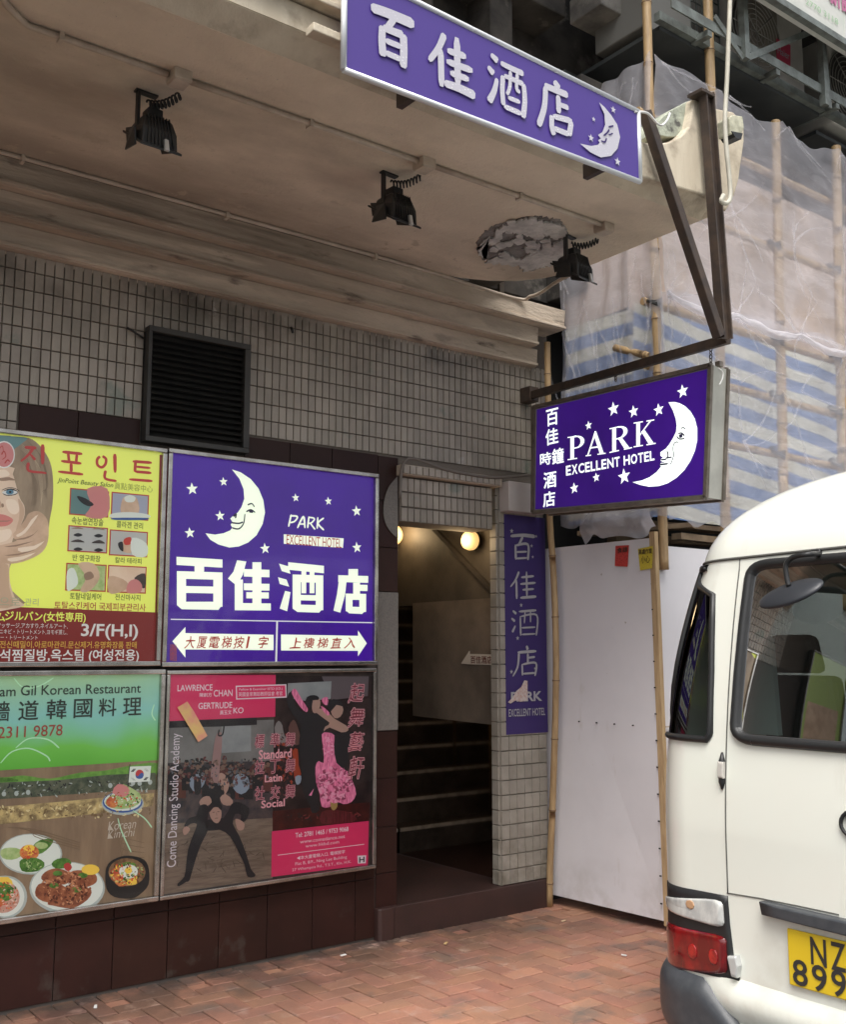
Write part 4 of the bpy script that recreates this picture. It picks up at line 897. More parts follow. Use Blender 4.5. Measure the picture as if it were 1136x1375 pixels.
bars(B, [R4(1022, 424, 1050, 446), R4(992, 442, 1080, 462, .03), [(996, 444), (1018, 446), (1012, 500), (998, 552), (978, 546), (988, 500)], R4(1036, 464, 1056, 500), R4(1050, 470, 1078, 488, .02), R4(1014, 496, 1074, 514, .02), R4(1014, 498, 1034, 548), R4(1054, 498, 1074, 550), [(1018, 534), (1068, 536), (1074, 544), (1062, 556), (1024, 554), (1014, 545)]], p_wht, bxB, o1)
bars(B, [[(500, 570), (1092, 580), (1092, 583), (500, 573)], [(810, 576), (815, 576), (812, 700), (807, 700)]], p_wht_line, bxB, o1, 'printed_line')
shape(B, [(505, 636), (543, 594), (543, 612), (802, 617), (802, 662), (543, 660), (543, 684)], p_wht, bxB, o1, 'printed_arrow')
shape(B, [(1076, 642), (1050, 604), (1050, 620), (824, 616), (824, 663), (1050, 664), (1050, 680)], p_wht, bxB, o1, 'printed_arrow')
for i, c in enumerate('大厦電梯按1字'): text(B, c, (541 + i * 36, 622, 541 + i * 36 + (30 if c != '1' else 12), 656), p_redink, bxB, o2, .012, sh=.15, warp=.03)
for i, c in enumerate('上樓梯直入'): text(B, c, (850 + i * 40, 626, 850 + i * 40 + 32, 656), p_redink, bxB, o2, .012, sh=.15, warp=.03)
M().poly([B.map(x, y, o1) for x, y in ((497, 645), (518, 645), (518, 694), (497, 692))]).build('printed_stamp', mat('stamp_red', (.35, .06, .12), .4, c2=(.2, .05, .2), nscale=80, emit=.1), bxB)
# --- A: beauty salon
A = Zoomed(LB, 4.2304, 0, 575)
shape(A, [(905, 150), (944, 156), (918, 1335), (870, 1335)], p_dred, bxA, o1, 'printed_field')
shape(A, [(-700, 980), (-100, 1008), (880, 1046), (875, 1338), (-700, 1360)], p_dred, bxA, .0012, 'printed_field')
shape(A, [(-600, 20), (0, 40), (60, 45), (160, 55), (215, 90), (262, 150), (290, 220), (300, 320), (296, 430), (280, 520), (262, 640), (220, 700), (130, 740), (60, 770), (50, 850), (62, 920), (100, 1015), (-600, 985)], p_hairb, bxA, o1, 'printed_hair', 3)
shape(A, [(0, 40), (60, 45), (150, 55), (130, 80), (60, 130), (0, 150), (-60, 150), (-60, 38)], p_teal, bxA, .0018, 'printed_scarf', 2)
shape(A, [(40, 215), (70, 260), (90, 330), (112, 400), (135, 440), (138, 490), (120, 540), (95, 590), (70, 630), (60, 700), (50, 800), (55, 880), (80, 960), (110, 1018), (-400, 1000), (-400, 210)], p_skin2, bxA, .0021, 'printed_face', 3)
shape(A, [(-30, 290), (10, 282), (50, 278), (88, 296), (50, 296), (10, 300)], p_skin3, bxA, .0026, 'printed_brow', 2)
shape(A, [(12, 362), (40, 345), (75, 345), (100, 362), (85, 378), (45, 384), (20, 378)], p_suit, bxA, .0026, 'printed_eye', 2)
shape(A, [(30, 362), (45, 350), (65, 350), (76, 362), (66, 374), (42, 376)], P('print_iris', (.10, .24, .34), .1), bxA, .003, 'printed_eye', 2)
shape(A, [(5, 430), (16, 428), (20, 444), (8, 450)], p_skin3, bxA, .0026, 'printed_nose', 2)
shape(A, [(-60, 490), (0, 488), (40, 498), (72, 520), (50, 548), (10, 558), (-60, 555)], p_lips, bxA, .0026, 'printed_lips', 3)
shape(A, [(-20, 525), (40, 525), (66, 521), (40, 530), (-20, 531)], p_skin3, bxA, .003, 'printed_lips', 0)
shape(A, [(72, 600), (100, 570), (140, 520), (160, 485), (205, 470), (245, 490), (272, 540), (270, 640), (240, 700), (180, 738), (100, 765), (20, 768), (-60, 740), (-60, 680), (20, 660), (90, 640), (76, 625)], p_skin, bxA, .003, 'printed_hand', 3)
g = M()
for pts in ([(80, 632), (140, 620), (190, 600), (215, 575), (180, 612), (130, 632)], [(20, 672), (90, 662), (190, 640), (90, 672)], [(20, 722), (100, 712), (200, 690), (100, 722)]): shape(A, pts, None, None, .0034, mesh=g, curve=2)
g.build('printed_shadow', p_skin3, bxA)
c0 = [(20 + 62 * math.cos(t * .314), 150 + 78 * math.sin(t * .314)) for t in range(20)]
shape(A, c0, p_white, bxA, .003, 'printed_badge'); shape(A, [(20 + (x - 20) * .9, 150 + (y - 150) * .9) for x, y in c0], p_pink, bxA, .0034, 'printed_badge')
strokes(A, [[(6, 150, 1), (20, 130, .6), (30, 160, 1), (10, 178, .6)], [(24, 200, 1), (40, 180, .6), (52, 190, 1)], [(-10, 120, .6), (10, 100, 1), (16, 130, .5)]], p_redink, bxA, .0038, .003)
red = P('print_red_letters', (.52, .05, .045), .12)
A_ = A
# brush-serif Korean title
strokes(A, [[(138, 108, 1), (205, 112, 1)], [(188, 110, 1), (160, 150, .9), (115, 188, .6)], [(170, 148, .6), (198, 180, 1)], [(240, 92, 1.3), (240, 205, 1.0)], [(160, 195, 1), (160, 240, 1), (240, 252, .9), (262, 256, .5)]], red, bxA, .0042, .0075)
strokes(A, [[(352, 134, 1), (465, 146, 1)], [(385, 142, .9), (390, 188, .9)], [(435, 148, .9), (430, 192, .9)], [(345, 186, .9), (460, 200, 1)], [(402, 200, 1), (402, 248, 1)], [(328, 246, .8), (470, 262, 1)]], red, bxA, o1, .0075)
strokes(A, [[(580, 158, .9), (600, 175, 1), (596, 205, 1), (575, 222, .9), (552, 208, 1), (550, 178, 1), (566, 160, .9)], [(650, 146, 1.3), (652, 252, 1)], [(598, 240, 1), (596, 285, 1), (660, 300, .8)]], red, bxA, o1, .0075)
strokes(A, [[(752, 188, 1), (860, 196, 1)], [(768, 190, 1), (764, 248, 1)], [(768, 218, .8), (852, 226, .8)], [(764, 246, .9), (858, 254, 1)], [(732, 290, .8), (864, 300, 1)]], red, bxA, o1, .0075)
def slope_text(pl, s, xa, ya, xb, yb, h, m, parent, off, bold=0, sh=0, sp=1):
    """a line of lettering; its baseline runs horizontally in the plane, so only its ends are given"""
    return text(pl, s, (xa, (ya + yb) / 2 - h, xb, (ya + yb) / 2), m, parent, off, bold, sh, sp)
slope_text(A, 'JinPoint Beauty Salon', 322, 322, 642, 336, 34, P('print_dark_green', (.10, .14, .03), .05), bxA, o1, .008, .25)
text(A, '眞點美容中心', (648, 316, 866, 356), P('print_olive', (.30, .32, .08), .1), bxA, o1, .0)
capt = P('print_caption', (.14, .16, .05), .05)
def thumb(x, y, x2, y2, base_m, caption, cb, extra):
    a = A.map(x, y, o1); b_ = A.map(x2, y2, o1)
    M().poly(rect3(A, a, b_)).build('printed_photo', p_redink, bxA)
    q = Vector((.006, -.0006, -.006)); M().poly(rect3(A, a + q, b_ + Vector((-.006, -.0006, .006)))).build('printed_photo', base_m, bxA)
    for k, (pts, mm_) in enumerate(extra): shape(A, [(x + (x2 - x) * u, y + (y2 - y) * v) for u, v in pts], mm_, bxA, .0027 + k * .0004, 'printed_photo', 3)
    text(A, caption, cb, capt, bxA, o1, .012)
tealp = P('print_eye_teal', (.13, .24, .24), .12); paleb = P('print_pale_lilac', (.38, .40, .50), .12); greyp = P('print_grey_photo', (.50, .50, .48), .12)
thumb(396, 338, 612, 508, tealp, '속눈썹연장술', (405, 508, 585, 550), [([(.45, .03), (.98, .03), (.98, .96), (.4, .96), (.55, .6)], p_pink), ([(.18, .28), (.4, .35), (.62, .55), (.5, .62), (.3, .5)], p_suit)])
thumb(632, 360, 840, 526, paleb, '콜라겐 관리', (660, 532, 810, 568), [([(.3, .25), (.5, .12), (.7, .25), (.75, .7), (.5, .85), (.25, .7)], p_skin), ([(.35, .2), (.5, .12), (.65, .2), (.6, .35), (.4, .35)], p_plate), ([(.02, .75), (.5, .7), (.98, .78), (.98, .9), (.02, .9)], p_plate), ([(.05, .9), (.95, .9), (.9, .97), (.1, .97)], p_blue)])
def eye(u, v, s=1): return [(u - .12 * s, v), (u, v - .07 * s), (u + .12 * s, v), (u, v + .06 * s)]
thumb(386, 550, 606, 712, greyp, '반 영구화장', (410, 720, 568, 756), [(eye(.25, .35), p_suit), (eye(.78, .38), p_suit), (eye(.25, .85), p_suit), (eye(.78, .88), p_suit), ([(.08, .12), (.25, .07), (.4, .14), (.25, .13)], p_skin3), ([(.62, .14), (.8, .08), (.95, .18), (.8, .15)], p_skin3), ([(.06, .58), (.25, .5), (.42, .6), (.25, .6)], p_hall), ([(.6, .62), (.8, .52), (.95, .64), (.8, .64)], p_hall)])
thumb(622, 574, 834, 734, greyp, '칼라 테라피', (652, 736, 802, 768), [([(.3, .5), (.5, .3), (.6, .6), (.55, .85), (.3, .75)], p_skin), ([(.22, .5), (.34, .45), (.36, .78), (.26, .7)], p_suit), ([(.38, .35), (.56, .28), (.56, .52), (.4, .55)], P('print_bright_red', (.6, .06, .04), .1)), ([(.6, .3), (.98, .5), (.98, .96), (.6, .9)], p_plate)])
thumb(374, 764, 598, 930, p_lime, '토탈네일케어', (395, 936, 572, 974), [([(.3, .03), (.7, .03), (.85, .5), (.6, .96), (.35, .96), (.5, .5)], p_skin), ([(.02, .3), (.2, .2), (.3, .7), (.1, .95), (.02, .9)], p_plate), ([(.45, .4), (.62, .3), (.7, .5), (.5, .6)], p_skin3)])
thumb(612, 776, 826, 940, p_skin2, '전신마사지', (652, 944, 795, 978), [([(.02, .4), (.4, .5), (.55, .75), (.3, .96), (.02, .96)], p_skin), ([(.7, .45), (.98, .3), (.98, .8), (.8, .7)], p_hall), ([(.55, .6), (.75, .5), (.9, .7), (.85, .96), (.5, .96)], p_pink)])
text(A, '토탈스킨케어 국제피부관리사', (306, 990, 826, 1034), P('print_maroon_letters', (.40, .05, .06), .1), bxA, o1, .01)
text(A, '관리', (138, 966, 216, 1008), P('print_grey_letters', (.42, .44, .3), .1), bxA, .004, 0)
text(A, '으로', (-5, 962, 112, 1006), P('print_grey_letters', (.42, .44, .3), .1), bxA, .0045, 0)
text(A, 'ジルバン(女性専用)', (26, 1042, 484, 1104), p_yel, bxA, o2, .02); text(A, 'ム', (-24, 1050, 26, 1096), p_yel, bxA, o2, .02)
text(A, 'マッサージ,アカすり,ネイルアート,', (-22, 1108, 382, 1138), p_white, bxA, o2, 0)
text(A, 'ニキビ・トリートメント,ヨモギ蒸し,', (-6, 1142, 380, 1172), p_white, bxA, o2, 0)
text(A, 'ー・トリートメント', (0, 1178, 212, 1200), p_white, bxA, o2, 0)
text(A, '3/F(H,I)', (458, 1112, 782, 1204), p_white, bxA, o2, .02)
text(A, '전신때밀이.아로마관리.문신제거.유명화장품 판매', (-4, 1210, 774, 1250), p_gold, bxA, o2, .01)
text(A, '석찜질방,옥스팀 (여성전용)', (-4, 1256, 786, 1332), p_white, bxA, o2, .02)
sk_hi = P('print_skin_light', (.80, .66, .52), .16); sk_mid = P('print_skin_mid', (.56, .39, .27), .14); eyew = P('print_eye_white', (.66, .68, .66), .14)
shape(A, [(-60, 400), (-20, 392), (2, 420), (6, 446), (-20, 460), (-60, 455)], sk_mid, bxA, .0024, 'printed_nose', 3)
shape(A, [(30, 410), (75, 405), (100, 430), (105, 470), (80, 490), (45, 470)], sk_hi, bxA, .0023, 'printed_cheek', 3)
shape(A, [(100, 400), (125, 430), (136, 480), (118, 540), (98, 585), (88, 575), (104, 520), (108, 460)], sk_mid, bxA, .0024, 'printed_cheek', 3)
shape(A, [(-60, 575), (0, 580), (50, 572), (64, 600), (30, 640), (-60, 650)], sk_hi, bxA, .0023, 'printed_chin', 3)
shape(A, [(-40, 780), (30, 770), (48, 800), (50, 900), (70, 1010), (-40, 1000)], sk_mid, bxA, .0024, 'printed_neck', 3)
shape(A, [(-40, 250), (20, 235), (50, 255), (40, 272), (-40, 280)], sk_hi, bxA, .0024, 'printed_forehead', 3)
shape(A, [(8, 364), (34, 354), (78, 354), (98, 364), (74, 376), (34, 378)], eyew, bxA, .0028, 'printed_eye', 2)
strokes(A, [[(8, 352, .5), (45, 338, 1.2), (82, 342, 1.2), (108, 358, .5)]], p_suit, bxA, .0034, .0028, 'printed_lashes')
shape(A, [(48, 358), (56, 355), (63, 360), (60, 368), (50, 368)], p_suit, bxA, .0034, 'printed_eye', 1)
strokes(A, [[(150, 70 + 0, .5), (215 + i * 6, 140 + i * 8, 1), (255 + i * 4, 260 + i * 14, 1), (262 - i * 6, 400 - i * 10, .5)] for i in range(5)] + [[(110, 120 + i * 14, .4), (160 + i * 7, 190 + i * 20, 1), (185 + i * 6, 330, 1), (175 + i * 6, 440, .4)] for i in range(5)], P('print_hair_strand', (.22, .16, .10), .1), bxA, .0019, .0022, 'printed_hair')
strokes(A, [[(120, 90 + i * 10, .4), (190 + i * 8, 170 + i * 12, 1), (225 + i * 5, 330, 1), (230, 430 + i * 5, .4)] for i in range(4)], P('print_hair_light', (.50, .40, .27), .14), bxA, .0020, .0018, 'printed_hair')
g = M()
for pts in ([(90, 606), (120, 590), (150, 560), (175, 520), (215, 490), (180, 545), (140, 595), (100, 618)], [(100, 680), (190, 668), (250, 640), (200, 685), (120, 705)], [(40, 740), (120, 728), (200, 706), (130, 745), (60, 758)]): shape(A, pts, None, None, .0036, mesh=g, curve=2)
g.build('printed_light', sk_hi, bxA)
# --- C: Korean restaurant
C = Zoomed(LB, 3.93, 0, 895)
M().poly([(.88, -.0625, 1.075), (2.145, -.0625, 1.075), (2.145, -.0625, 1.50), (.88, -.0625, 1.50)]).build('printed_field', p_green, bxC)
shape(C, [(-600, 600), (0, 612), (300, 600), (560, 572), (820, 560), (820, 650), (500, 665), (300, 680), (0, 700), (-600, 700)], p_roofp, bxC, o1, 'printed_roof')
shape(C, [(-600, 715), (0, 740), (300, 715), (560, 690), (810, 668), (806, 735), (560, 770), (300, 800), (0, 832), (-600, 850)], p_stonew, bxC, .0018, 'printed_wall')
g = M()
for x, y in ((18, 672), (84, 670), (146, 664), (580, 628), (700, 614), (735, 616), (790, 610)): shape(C, [(x + 12 * math.cos(t * .785), y + 14 * math.sin(t * .785)) for t in range(8)], None, None, o2, mesh=g)
g.build('printed_roof', p_plates, bxC)
for pts in ([(0, 510), (60, 450), (150, 432), (240, 470), (262, 500)], [(80, 430), (150, 380), (250, 385), (310, 430)], [(70, 60), (120, 110), (200, 105), (280, 60)], [(812, 200), (800, 250), (818, 285)], [(620, 800), (640, 870), (690, 980)], [(700, 760), (760, 800), (800, 850)]):
    strokes(C, [[(x, y) if i else (x, y, .7) for i, (x, y) in enumerate(pts)]], p_ltgrn, bxC, o2, .0035, 'printed_curl')
ink = P('print_charcoal', (.05, .06, .05))
slope_text(C, 'Gil Korean Restaurant', 108, 156, 742, 136, 52, ink, bxC, .004, .006); text(C, 'am', (-4, 122, 80, 158), ink, bxC, .004, .006)
for c, bx_ in (('牆', (-44, 184, 48, 288)), ('道', (96, 180, 200, 282)), ('韓', (244, 174, 348, 276)), ('國', (388, 172, 484, 270)), ('料', (520, 168, 612, 262)), ('理', (648, 165, 744, 256))): text(C, c, bx_, ink, bxC, .004, .012)
text(C, '2311 9878', (-12, 312, 328, 372), P('print_brick_red', (.42, .08, .06), .05), bxC, .004, .004)
def ell(cx_, cy_, rx, ry, n=20): return [(cx_ + rx * math.cos(2 * math.pi * t / n), cy_ + ry * math.sin(2 * math.pi * t / n)) for t in range(n)]
def L(pts, m_, off, nm='printed_food', cv=0): shape(C, pts, m_, bxC, off, nm, cv)
# small dish of greens and flag
L(ell(645, 722, 112, 62), p_plates, .0022); L(ell(645, 716, 106, 56), p_blue, .0025); L(ell(645, 712, 98, 50), p_plate, .0028)
L([(552, 720), (570, 690), (610, 670), (620, 640), (650, 620), (690, 640), (735, 670), (742, 710), (700, 742), (640, 752), (580, 745)], p_lime, .0031, cv=2); L([(556, 722), (575, 688), (612, 690), (618, 735), (585, 745)], p_orange, .0034, cv=2); L([(590, 665), (620, 620), (672, 635), (680, 670), (640, 690)], p_pink, .0036, cv=2)
strokes(C, [[(684, 515, 1), (672, 640, 1)]], p_bowl, bxC, .0034, .003, 'printed_flag'); L([(684, 528), (796, 524), (788, 606), (676, 612)], p_plate, .0036, 'printed_flag')
L(ell(735, 568, 22, 24), P('flag_red', (.55, .05, .05), .1), .004, 'printed_flag'); L([(713, 570), (724, 580), (735, 568), (747, 560), (757, 570), (750, 588), (735, 593), (718, 588)], p_blue, .0044, 'printed_flag', 2)
g = M()
for (x, y, a) in ((702, 546, 1), (770, 544, -1), (700, 592, -1), (768, 590, 1)):
    for k in (-1, 0, 1): shape(C, [(x - 8 + k * 5 * a, y + 8 * a - 0), (x - 6 + k * 5 * a, y + 8 * a + 3), (x + 8 + k * 5 * a, y - 8 * a + 3), (x + 7 + k * 5 * a, y - 8 * a)], None, None, .004, mesh=g)
g.build('printed_flag', p_bowl, bxC)
thinw = P('print_script_pale', (.62, .56, .48), .1)
text(C, 'Korean', (568, 812, 716, 858), thinw, bxC, o1, -.008, .2); text(C, 'Kimchi', (566, 858, 710, 902), thinw, bxC, o1, -.008, .2)
# plates
L(ell(160, 990, 166, 108, 28), p_plates, o1); L(ell(160, 988, 158, 102, 28), p_plate, .0018)
L([(0, 970), (50, 955), (105, 965), (110, 1000), (60, 1020), (10, 1010)], p_lime, .0022, cv=2); L([(170, 950), (210, 915), (280, 910), (262, 950), (220, 985), (190, 985)], p_veg, .0022, cv=2); L(ell(215, 945, 36, 18, 12), p_lime, .0026)
L(ell(152, 982, 52, 42, 14), p_orange, .0028); L(ell(152, 958, 30, 18, 12), p_egg, .0032); L([(100, 1030), (130, 1012), (190, 1010), (232, 1035), (220, 1070), (165, 1085), (112, 1078)], p_veg, .0034, cv=2)
L(ell(25, 1215, 116, 112, 28), p_plates, .0024); L(ell(20, 1215, 106, 104, 28), p_plate, .0028); L(ell(10, 1215, 92, 86, 20), mat('print_ham', (.60, .36, .28), .3, c2=(.48, .24, .18), nscale=22, emit=.14), .0032)
L([(-30, 1150), (30, 1140), (68, 1175), (62, 1220), (20, 1240), (-30, 1220)], p_veg, .0036, cv=2); L([(-30, 1230), (10, 1225), (20, 1255), (-20, 1270)], p_orange, .004, cv=2); L([(-30, 1120), (40, 1110), (66, 1150), (20, 1145)], p_egg, .004, cv=2)
L(ell(352, 1168, 200, 138, 32), p_plates, .0040); L(ell(352, 1162, 190, 128, 32), p_plate, .0043)
for i, pts in enumerate(([(235, 1085), (290, 1065), (350, 1080), (370, 1120), (340, 1150), (260, 1145), (215, 1120)], [(370, 1085), (430, 1075), (500, 1095), (505, 1140), (440, 1165), (360, 1140)], [(200, 1150), (270, 1140), (345, 1165), (340, 1220), (250, 1245), (185, 1210)], [(340, 1165), (420, 1160), (480, 1180), (460, 1230), (380, 1275), (280, 1262), (250, 1245)])): L(pts, p_meat, .0047 + i * .0003, cv=3)
for x, y in ((302, 1092), (435, 1102), (282, 1155), (402, 1178)): L(ell(x, y, 26, 15, 9), p_veg, .0060)
L([(270, 1040), (300, 1015), (350, 1012), (375, 1035), (350, 1062), (290, 1065)], p_veg, .0060, cv=2); L([(335, 1045), (360, 1035), (378, 1060), (360, 1080), (340, 1070)], p_redink, .0062, cv=2); L(ell(475, 1072, 48, 28, 14), p_egg, .0060)
L([(555, 1080), (580, 1030), (640, 1002), (700, 1000), (760, 1020), (784, 1070), (782, 1150), (740, 1200), (690, 1225), (600, 1215), (560, 1170)], p_bowl, .0046, cv=3)
L(ell(668, 1085, 98, 74, 20), mat('bibim_mix', (.34, .20, .10), .3, c2=(.15, .08, .04), nscale=30, emit=.1), .0050); L([(580, 1080), (625, 1060), (640, 1110), (600, 1130)], p_orange, .0053, cv=2); L([(600, 1125), (640, 1110), (670, 1150), (625, 1160)], p_orange, .0054, cv=2); L([(670, 1120), (720, 1125), (715, 1150), (668, 1150)], p_egg, .0053, cv=2); L([(640, 1040), (690, 1030), (720, 1050), (680, 1060)], p_veg, .0053, cv=2)
L(ell(676, 1082, 50, 38, 14), p_plate, .0057); L(ell(676, 1076, 20, 17, 12), p_egg, .0060)
shape(C, [(-600, 600), (-200, 560), (0, 585), (120, 575), (260, 592), (420, 560), (560, 548), (700, 520), (822, 510), (822, 570), (560, 582), (300, 606), (0, 618)], mat('print_far_trees', (.16, .34, .06), .3, c2=(.10, .24, .04), nscale=30, emit=.16), bxC, .0012, 'printed_hills', 3)
shape(C, [(-100, 596), (20, 584), (70, 592), (90, 604), (-100, 612)], p_veg, bxC, .0019, 'printed_hills', 2)
dk_v = P('print_dark_herb', (.04, .12, .02), .08); lt_m = P('print_meat_glaze', (.52, .24, .12), .16); dk_m = P('print_meat_dark', (.12, .035, .02), .06); rdp = P('print_chilli', (.60, .07, .03), .15)
speckle(C, 345, 1170, 130, 85, 200, 11, (lt_m, dk_m, p_meat), bxC, .0058, 1)
speckle(C, 165, 1048, 55, 30, 60, 7, (dk_v, p_lime, p_veg), bxC, .0040, 2); speckle(C, 150, 985, 44, 36, 40, 7, (rdp, p_egg, p_orange), bxC, .0036, 3)
speckle(C, 15, 1210, 85, 78, 120, 8, (rdp, P('print_ham_light', (.72, .50, .42), .16), p_orange, dk_v), bxC, .0044, 4)
speckle(C, 668, 1090, 88, 62, 130, 8, (rdp, dk_m, p_egg, dk_v, p_lime), bxC, .0054, 5); speckle(C, 660, 700, 78, 42, 90, 7, (p_lime, rdp, p_plate, dk_v), bxC, .0038, 6)
speckle(C, 400, 645, 420, 45, 160, 9, (p_roofp, p_plates, p_suit), bxC, .0016, 7, .4); speckle(C, 300, 765, 520, 40, 160, 10, (P('print_stone_dark', (.20, .13, .06), .06), P('print_stone_pale', (.66, .56, .30), .14)), bxC, .0020, 8, .5)
strokes(C, [[(560 + i * 30, 860 + i * 7, .5), (640, 900 + i * 30, 1), (760, 930 + i * 26, .5)] for i in range(5)] + [[(40 + i * 60, 850 + i * 4, .5), (180, 860 + i * 12, 1), (420, 930 + i * 12, .5)] for i in range(4)], P('print_wood_grain', (.22, .15, .09), .08), bxC, .0013, .003, 'printed_grain')
# --- D: dance studio
D = Zoomed(LB, 3.787, 210, 895)
def Dd(pts, m_, off, nm='printed_figure', cv=0): shape(D, pts, m_, bxD, off, nm, cv)
Dd([(45, 480), (600, 450), (590, 800), (590, 1085), (30, 1165)], p_crowd, .0010, 'printed_field'); Dd([(55, 290), (600, 270), (600, 480), (50, 490)], mat('print_grey_wall', (.28, .28, .27), .3, c2=(.20, .20, .19), nscale=6), .0013, 'printed_field')
Dd([(330, 300), (480, 300), (480, 430), (330, 440)], p_hallw, .0016, 'printed_screen'); Dd([(30, 800), (590, 770), (590, 1075), (28, 1160)], p_floorp, .0016, 'printed_floor')
Dd([(600, 45), (1095, 50), (1090, 770), (590, 790)], mat('print_dark_hall', (.022, .014, .016), .3, c2=(.05, .03, .03), nscale=9), .0014, 'printed_field'); Dd([(840, 50), (1080, 50), (1075, 150), (890, 170)], mat('print_mauve_wall', (.17, .14, .15), .3), .0017, 'printed_field')
Dd([(668, 85), (890, 75), (885, 165), (760, 175), (665, 160)], p_hallw, .0020, 'printed_screen'); Dd([(590, 735), (1085, 690), (1080, 790), (590, 835)], p_redfl, .0018, 'printed_floor')
Dd([(58, 42), (606, 42), (603, 255), (55, 278)], p_mag, .0022, 'printed_field'); Dd([(586, 838), (1080, 785), (1075, 1008), (583, 1070)], p_mag, .0022, 'printed_field')
Dd([(55, 262), (510, 258), (510, 296), (330, 305), (55, 312)], p_suit, .0020, 'printed_beam')
# audience
g1 = M(); g2 = M(); g3 = M(); rr = random.Random(3)
for i in range(22):
    x = 60 + i * 24 + rr.uniform(-8, 8); y = 500 + rr.uniform(-35, 30)
    shape(D, [(x - 24, y + 150), (x - 26, y + 50), (x - 10, y + 28), (x + 10, y + 28), (x + 26, y + 50), (x + 24, y + 150)], None, None, .0020 + i * .00004, mesh=(g1 if i % 3 else g3)); shape(D, ell(x, y + 12, 11, 15, 8), None, None, .0030 + i * .00004, mesh=g2)
    shape(D, [(x - 12, y + 8), (x - 8, y - 6), (x + 8, y - 6), (x + 12, y + 8), (x, y + 2)], None, None, .0040, mesh=g1)
g1.build('printed_crowd', p_suit, bxD); g3.build('printed_crowd', mat('print_red_shirt', (.14, .05, .045), .3), bxD); g2.build('printed_crowd', mat('print_dim_skin', (.26, .16, .12), .3), bxD)
Dd([(395, 560), (430, 545), (465, 565), (470, 620), (430, 650), (390, 620)], p_bluish, .0042, cv=2); Dd([(170, 570), (205, 545), (245, 560), (240, 600), (200, 640), (170, 610)], p_bluish, .0042, cv=2); Dd([(190, 575), (222, 565), (225, 640), (195, 650)], p_suit, .0044, cv=2)
sk = P('print_dancer_skin', (.56, .36, .29)); skp = P('print_leg_pink', (.42, .26, .25))
Dd([(275, 590), (280, 500), (292, 400), (305, 345), (330, 335), (332, 400), (322, 500), (310, 600)], skp, .0046, cv=2); strokes(D, [[(322, 300, 1), (330, 280, 1), (342, 300, 1), (335, 345, 1), (315, 350, 1), (318, 320, 1)]], p_suit, bxD, .005, .004, 'printed_figure')
Dd([(312, 560), (330, 540), (355, 560), (370, 600), (350, 650), (325, 640)], sk, .0046, cv=2)
Dd([(250, 600), (285, 590), (320, 600), (345, 640), (320, 700), (262, 700), (240, 660)], p_suit, .0048, cv=2)
Dd([(216, 690), (236, 664), (268, 660), (280, 690), (262, 706), (232, 712)], sk, .0050, cv=2); Dd([(322, 668), (350, 648), (388, 682), (376, 706), (338, 702)], sk, .0050, cv=2)
Dd([(215, 715), (240, 700), (262, 715), (258, 790), (262, 830), (225, 905), (192, 1000), (168, 1085), (150, 1095), (112, 1118), (106, 1104), (140, 1070), (150, 1010), (160, 930), (188, 850), (205, 800), (172, 800), (150, 818), (140, 808), (165, 770), (200, 760)], p_suit, .0052, cv=2)
Dd([(250, 780), (340, 770), (380, 700), (420, 690), (470, 720), (462, 770), (440, 792), (425, 785), (430, 755), (400, 750), (388, 800), (420, 860), (455, 950), (480, 1030), (502, 1056), (495, 1070), (462, 1068), (448, 1010), (425, 960), (375, 865), (320, 830), (262, 835)], p_suit, .0052, cv=2)
Dd([(268, 730), (285, 716), (312, 712), (328, 728), (328, 768), (312, 796), (290, 790), (272, 762)], sk, .0056, cv=2); Dd([(258, 728), (276, 694), (312, 686), (334, 712), (328, 732), (312, 716), (288, 718), (270, 740)], p_suit, .0058, cv=2)
strokes(D, [[(284, 742, .8), (296, 740, .8)], [(308, 738, .8), (320, 738, .8)], [(296, 772, .8), (312, 770, .8)], [(304, 742, .5), (306, 758, .6)]], p_hall, bxD, .0060, .0016, 'printed_face')
Dd([(400, 775), (425, 780), (447, 800), (440, 830), (415, 832), (405, 810)], sk, .0056, cv=2); Dd([(132, 830), (150, 812), (170, 825), (160, 845), (140, 858)], sk, .0056, cv=2)
# standing couple
Dd([(690, 120), (705, 200), (760, 240), (800, 235), (850, 250), (885, 290), (850, 350), (838, 450), (830, 560), (820, 650), (830, 730), (790, 745), (780, 700), (745, 640), (735, 500), (725, 380), (735, 300), (690, 240), (660, 170)], p_suit, .00455, cv=2)
Dd([(700, 112), (715, 125), (740, 170), (770, 215), (760, 232), (730, 205), (700, 160), (686, 130)], p_dress, .0046, cv=2); Dd([(790, 195), (800, 160), (830, 165), (832, 200), (815, 235), (795, 232)], sk, .0048, cv=2); Dd([(758, 190), (765, 155), (800, 145), (825, 155), (822, 170), (795, 172), (790, 205), (770, 208)], p_suit, .0052, cv=2)
Dd([(885, 225), (900, 195), (935, 190), (950, 220), (935, 255), (905, 262)], sk, .0048, cv=2); Dd([(870, 190), (900, 165), (940, 180), (950, 205), (915, 195), (885, 230)], p_suit, .0052, cv=2); Dd([(840, 165), (870, 155), (870, 195), (850, 190)], p_dress, .0052, cv=2)
Dd([(800, 225), (850, 215), (905, 265), (965, 300), (975, 325), (940, 335), (880, 310), (850, 330), (858, 305), (880, 285)], sk, .0054, cv=2); Dd([(840, 200), (880, 235), (870, 250), (840, 215)], p_dress, .0057, cv=2)
Dd([(880, 330), (930, 340), (1010, 330), (985, 400), (975, 480), (950, 560), (905, 530), (880, 400)], p_suit, .0050, cv=2)
